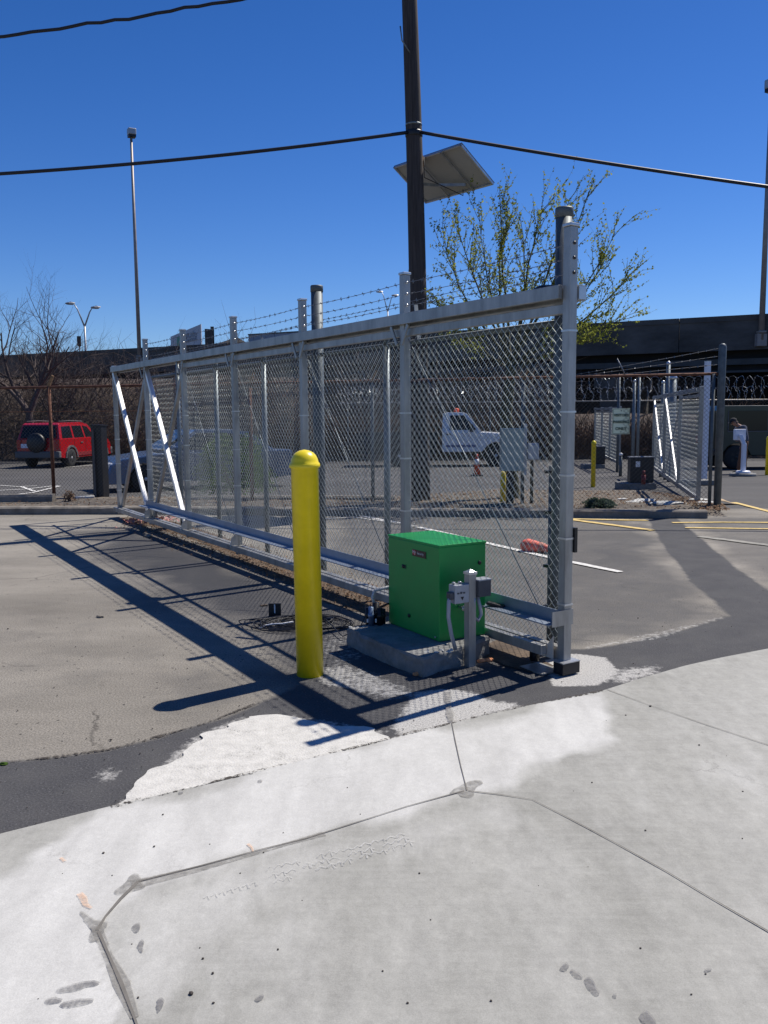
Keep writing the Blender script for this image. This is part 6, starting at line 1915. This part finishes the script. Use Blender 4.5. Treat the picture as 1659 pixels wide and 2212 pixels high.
# hands: palm, four fingers, thumb
for side, wr_, dr, sd_ in (('L', 'wrL', V((-.85, -.1, -.3)).normalized(), V((0, 1, 0))), ('R', 'wrR', V((-.15, 0, -1)).normalized(), V((-1, 0, 0)))):
    w0 = J[wr_]; palm = w0 + dr * .06; i0 = len(pts); pts.append(palm); rds.append((.034, .018)); eds.append((ix[wr_], i0))
    cr = sd_.cross(dr).normalized()
    for k in range(4):
        o_ = sd_ * (-.03 + .02 * k); l_ = (.068, .078, .074, .058)[k]
        a = palm + dr * .035 + o_; b_ = a + (dr + cr * .25).normalized() * l_ * .5; c_ = b_ + (dr + cr * .8).normalized() * l_ * .5
        j = len(pts); pts += [a, b_, c_]; rds += [.0095, .0085, .0075]; eds += [(i0, j), (j, j + 1), (j + 1, j + 2)]
    a = palm - sd_ * .035; b_ = a + (-sd_ + dr).normalized() * .035; j = len(pts); pts += [a, b_]; rds += [.011, .009]; eds += [(i0, j), (j, j + 1)]
body = skinned('body', pts, eds, rds, M_skin, per)
# nose, ear, brow detail attached as part of the head
mb = MB(); hc = J['head'] + V((-.02, -.01, .03))
hp = skinned('shirt', [J['waist'] + V((.015, 0, -.14)), J['waist'], J['chest'], J['neck0'] + V((.01, 0, -.01)), J['shL'], J['elL'], J['elL'].lerp(J['wrL'], .75), J['shR'], J['elR'], J['elR'].lerp(J['wrR'], .8)],
             [(0, 1), (1, 2), (2, 3), (2, 4), (4, 5), (5, 6), (2, 7), (7, 8), (8, 9)], [(.18, .165), (.165, .15), (.19, .175), .125, .135, .062, .045, .135, .062, .045], M_shirt, per)
skinned('trousers', [J['pel'] + V((0, 0, .10)), J['pel'], J['hiL'], J['knL'], J['anL'] + V((0, 0, .03)), J['hiR'], J['knR'], J['anR'] + V((0, 0, .03))],
        [(0, 1), (1, 2), (2, 3), (3, 4), (1, 5), (5, 6), (6, 7)], [.15, .165, .118, .092, .072, .118, .092, .072], M_trous, per)
for k in ('L', 'R'):
    skinned('shoe', [J['an' + k] + V((.04, 0, -.03)), J['an' + k].lerp(J['to' + k], .5) + V((0, 0, -.01)), J['to' + k] + V((-.02, 0, 0))], [(0, 1), (1, 2)], [.05, .05, .042], M_cap, per)
mb = MB(); mb.rock((0, 0, 0), 1, (1, 1, 1), 0, 2)
hc = J['head'].lerp(J['crown'], .55); cp = MB(); bm = bmesh.new(); bmesh.ops.create_icosphere(bm, subdivisions=3, radius=1)
ax = (J['crown'] - J['head']).normalized()
vs = []
for v in bm.verts:
    q = V((v.co.x * .108, v.co.y * .092, v.co.z * .1)); vs.append(hc + V((.012, 0, .0)) + q + (ax * .02))
keep = [f for f in bm.faces if (f.calc_center_median().dot(ax) > .12)]
cp.add(vs, [[v.index for v in f.verts] for f in keep], True); bm.free()
fwd = V((-.85, -.1, -.5)).normalized(); br = hc + fwd * .085 + ax * .03
s_ = fwd.cross(ax).normalized(); cp.prism([br - s_ * .07 - fwd * .03, br + s_ * .07 - fwd * .03, br + s_ * .055 + fwd * .06, br + s_ * .0 + fwd * .078, br - s_ * .055 + fwd * .06], ax * .008)
cp.build('cap', M_cap, per, local=True, recalc=True)
fc = MB(); f0 = J['head'].lerp(J['crown'], .25) + fwd * .092
fc.rock(f0 - ax * .012, .02, (.9, .6, 1.0), 1, 2)
for sg in (-1, 1): fc.rock(J['head'].lerp(J['crown'], .3) + s_ * .088 * sg, .024, (.7, .4, 1.1), 2, 2)
fc.build('nose_and_ears', M_skin, per, local=True)
ey_ = MB()
for sg in (-1, 1): ey_.rock(f0 + ax * .022 + s_ * .033 * sg - fwd * .010, .011, (1, 1, .7), 3, 1)
ey_.rock(f0 - ax * .05 - fwd * .018, .02, (.5, 1.1, .35), 3, 1)
ey_.build('eyes_and_mouth', M_cap, per, local=True)
hr = MB(); hr.rock(J['head'] + V((.055, 0, .03)), .075, (.8, 1.0, .9), 4, 2); hr.build('hair', M_bark, per, local=True)

# ================================================================== LIGHT
EL = 55.3
AZv = V((.785, .62, 0)).normalized()
sun_dir = V((AZv.x * math.cos(R(EL)), AZv.y * math.cos(R(EL)), math.sin(R(EL))))
sd = bpy.data.lights.new('Sun', 'SUN'); sd.energy = 5.0; sd.angle = R(0.45); sd.color = (1.0, 0.94, 0.845)
so = bpy.data.objects.new('Sun', sd); C.objects.link(so); so.rotation_euler = sun_dir.to_track_quat('Z', 'Y').to_euler(); so.location = (10, 10, 30)
w = bpy.data.worlds.new('World'); SC.world = w; w.use_nodes = True
nt = w.node_tree; sk = nt.nodes.new('ShaderNodeTexSky'); sk.sky_type = 'NISHITA'; sk.sun_disc = False
sk.sun_elevation = R(EL); sk.sun_rotation = math.atan2(AZv.x, AZv.y)
sk.air_density = 1.0; sk.dust_density = 0.15; sk.ozone_density = 2.0; sk.altitude = 100
hs = nt.nodes.new('ShaderNodeHueSaturation'); hs.inputs['Saturation'].default_value = 1.38
mu = nt.nodes.new('ShaderNodeMixRGB'); mu.blend_type = 'MULTIPLY'; mu.inputs['Fac'].default_value = 1; mu.inputs['Color2'].default_value = (0.86, 0.87, 1.24, 1)
tcw = nt.nodes.new('ShaderNodeTexCoord'); sx = nt.nodes.new('ShaderNodeSeparateXYZ'); mrw = nt.nodes.new('ShaderNodeMapRange')
mrw.inputs['From Min'].default_value = 0.0; mrw.inputs['From Max'].default_value = 0.5
cw = nt.nodes.new('ShaderNodeMixRGB'); cw.inputs['Color1'].default_value = (0.74, 0.96, 1.46, 1); cw.inputs['Color2'].default_value = (0.84, 0.80, 1.12, 1)
nt.links.new(tcw.outputs['Generated'], sx.inputs[0]); nt.links.new(sx.outputs['Z'], mrw.inputs['Value']); nt.links.new(mrw.outputs['Result'], cw.inputs['Fac']); nt.links.new(cw.outputs['Color'], mu.inputs['Color2'])
nt.links.new(sk.outputs['Color'], hs.inputs['Color']); nt.links.new(hs.outputs['Color'], mu.inputs['Color1'])
nt.links.new(mu.outputs['Color'], nt.nodes['Background'].inputs['Color']); nt.nodes['Background'].inputs['Strength'].default_value = 0.069
SC.view_settings.view_transform = 'Standard'; SC.view_settings.look = 'None'; SC.view_settings.exposure = 0.22; SC.view_settings.gamma = 1.0
SC.render.resolution_x = 768; SC.render.resolution_y = 1024
SC.cycles.max_bounces = 6; SC.cycles.transparent_max_bounces = 4
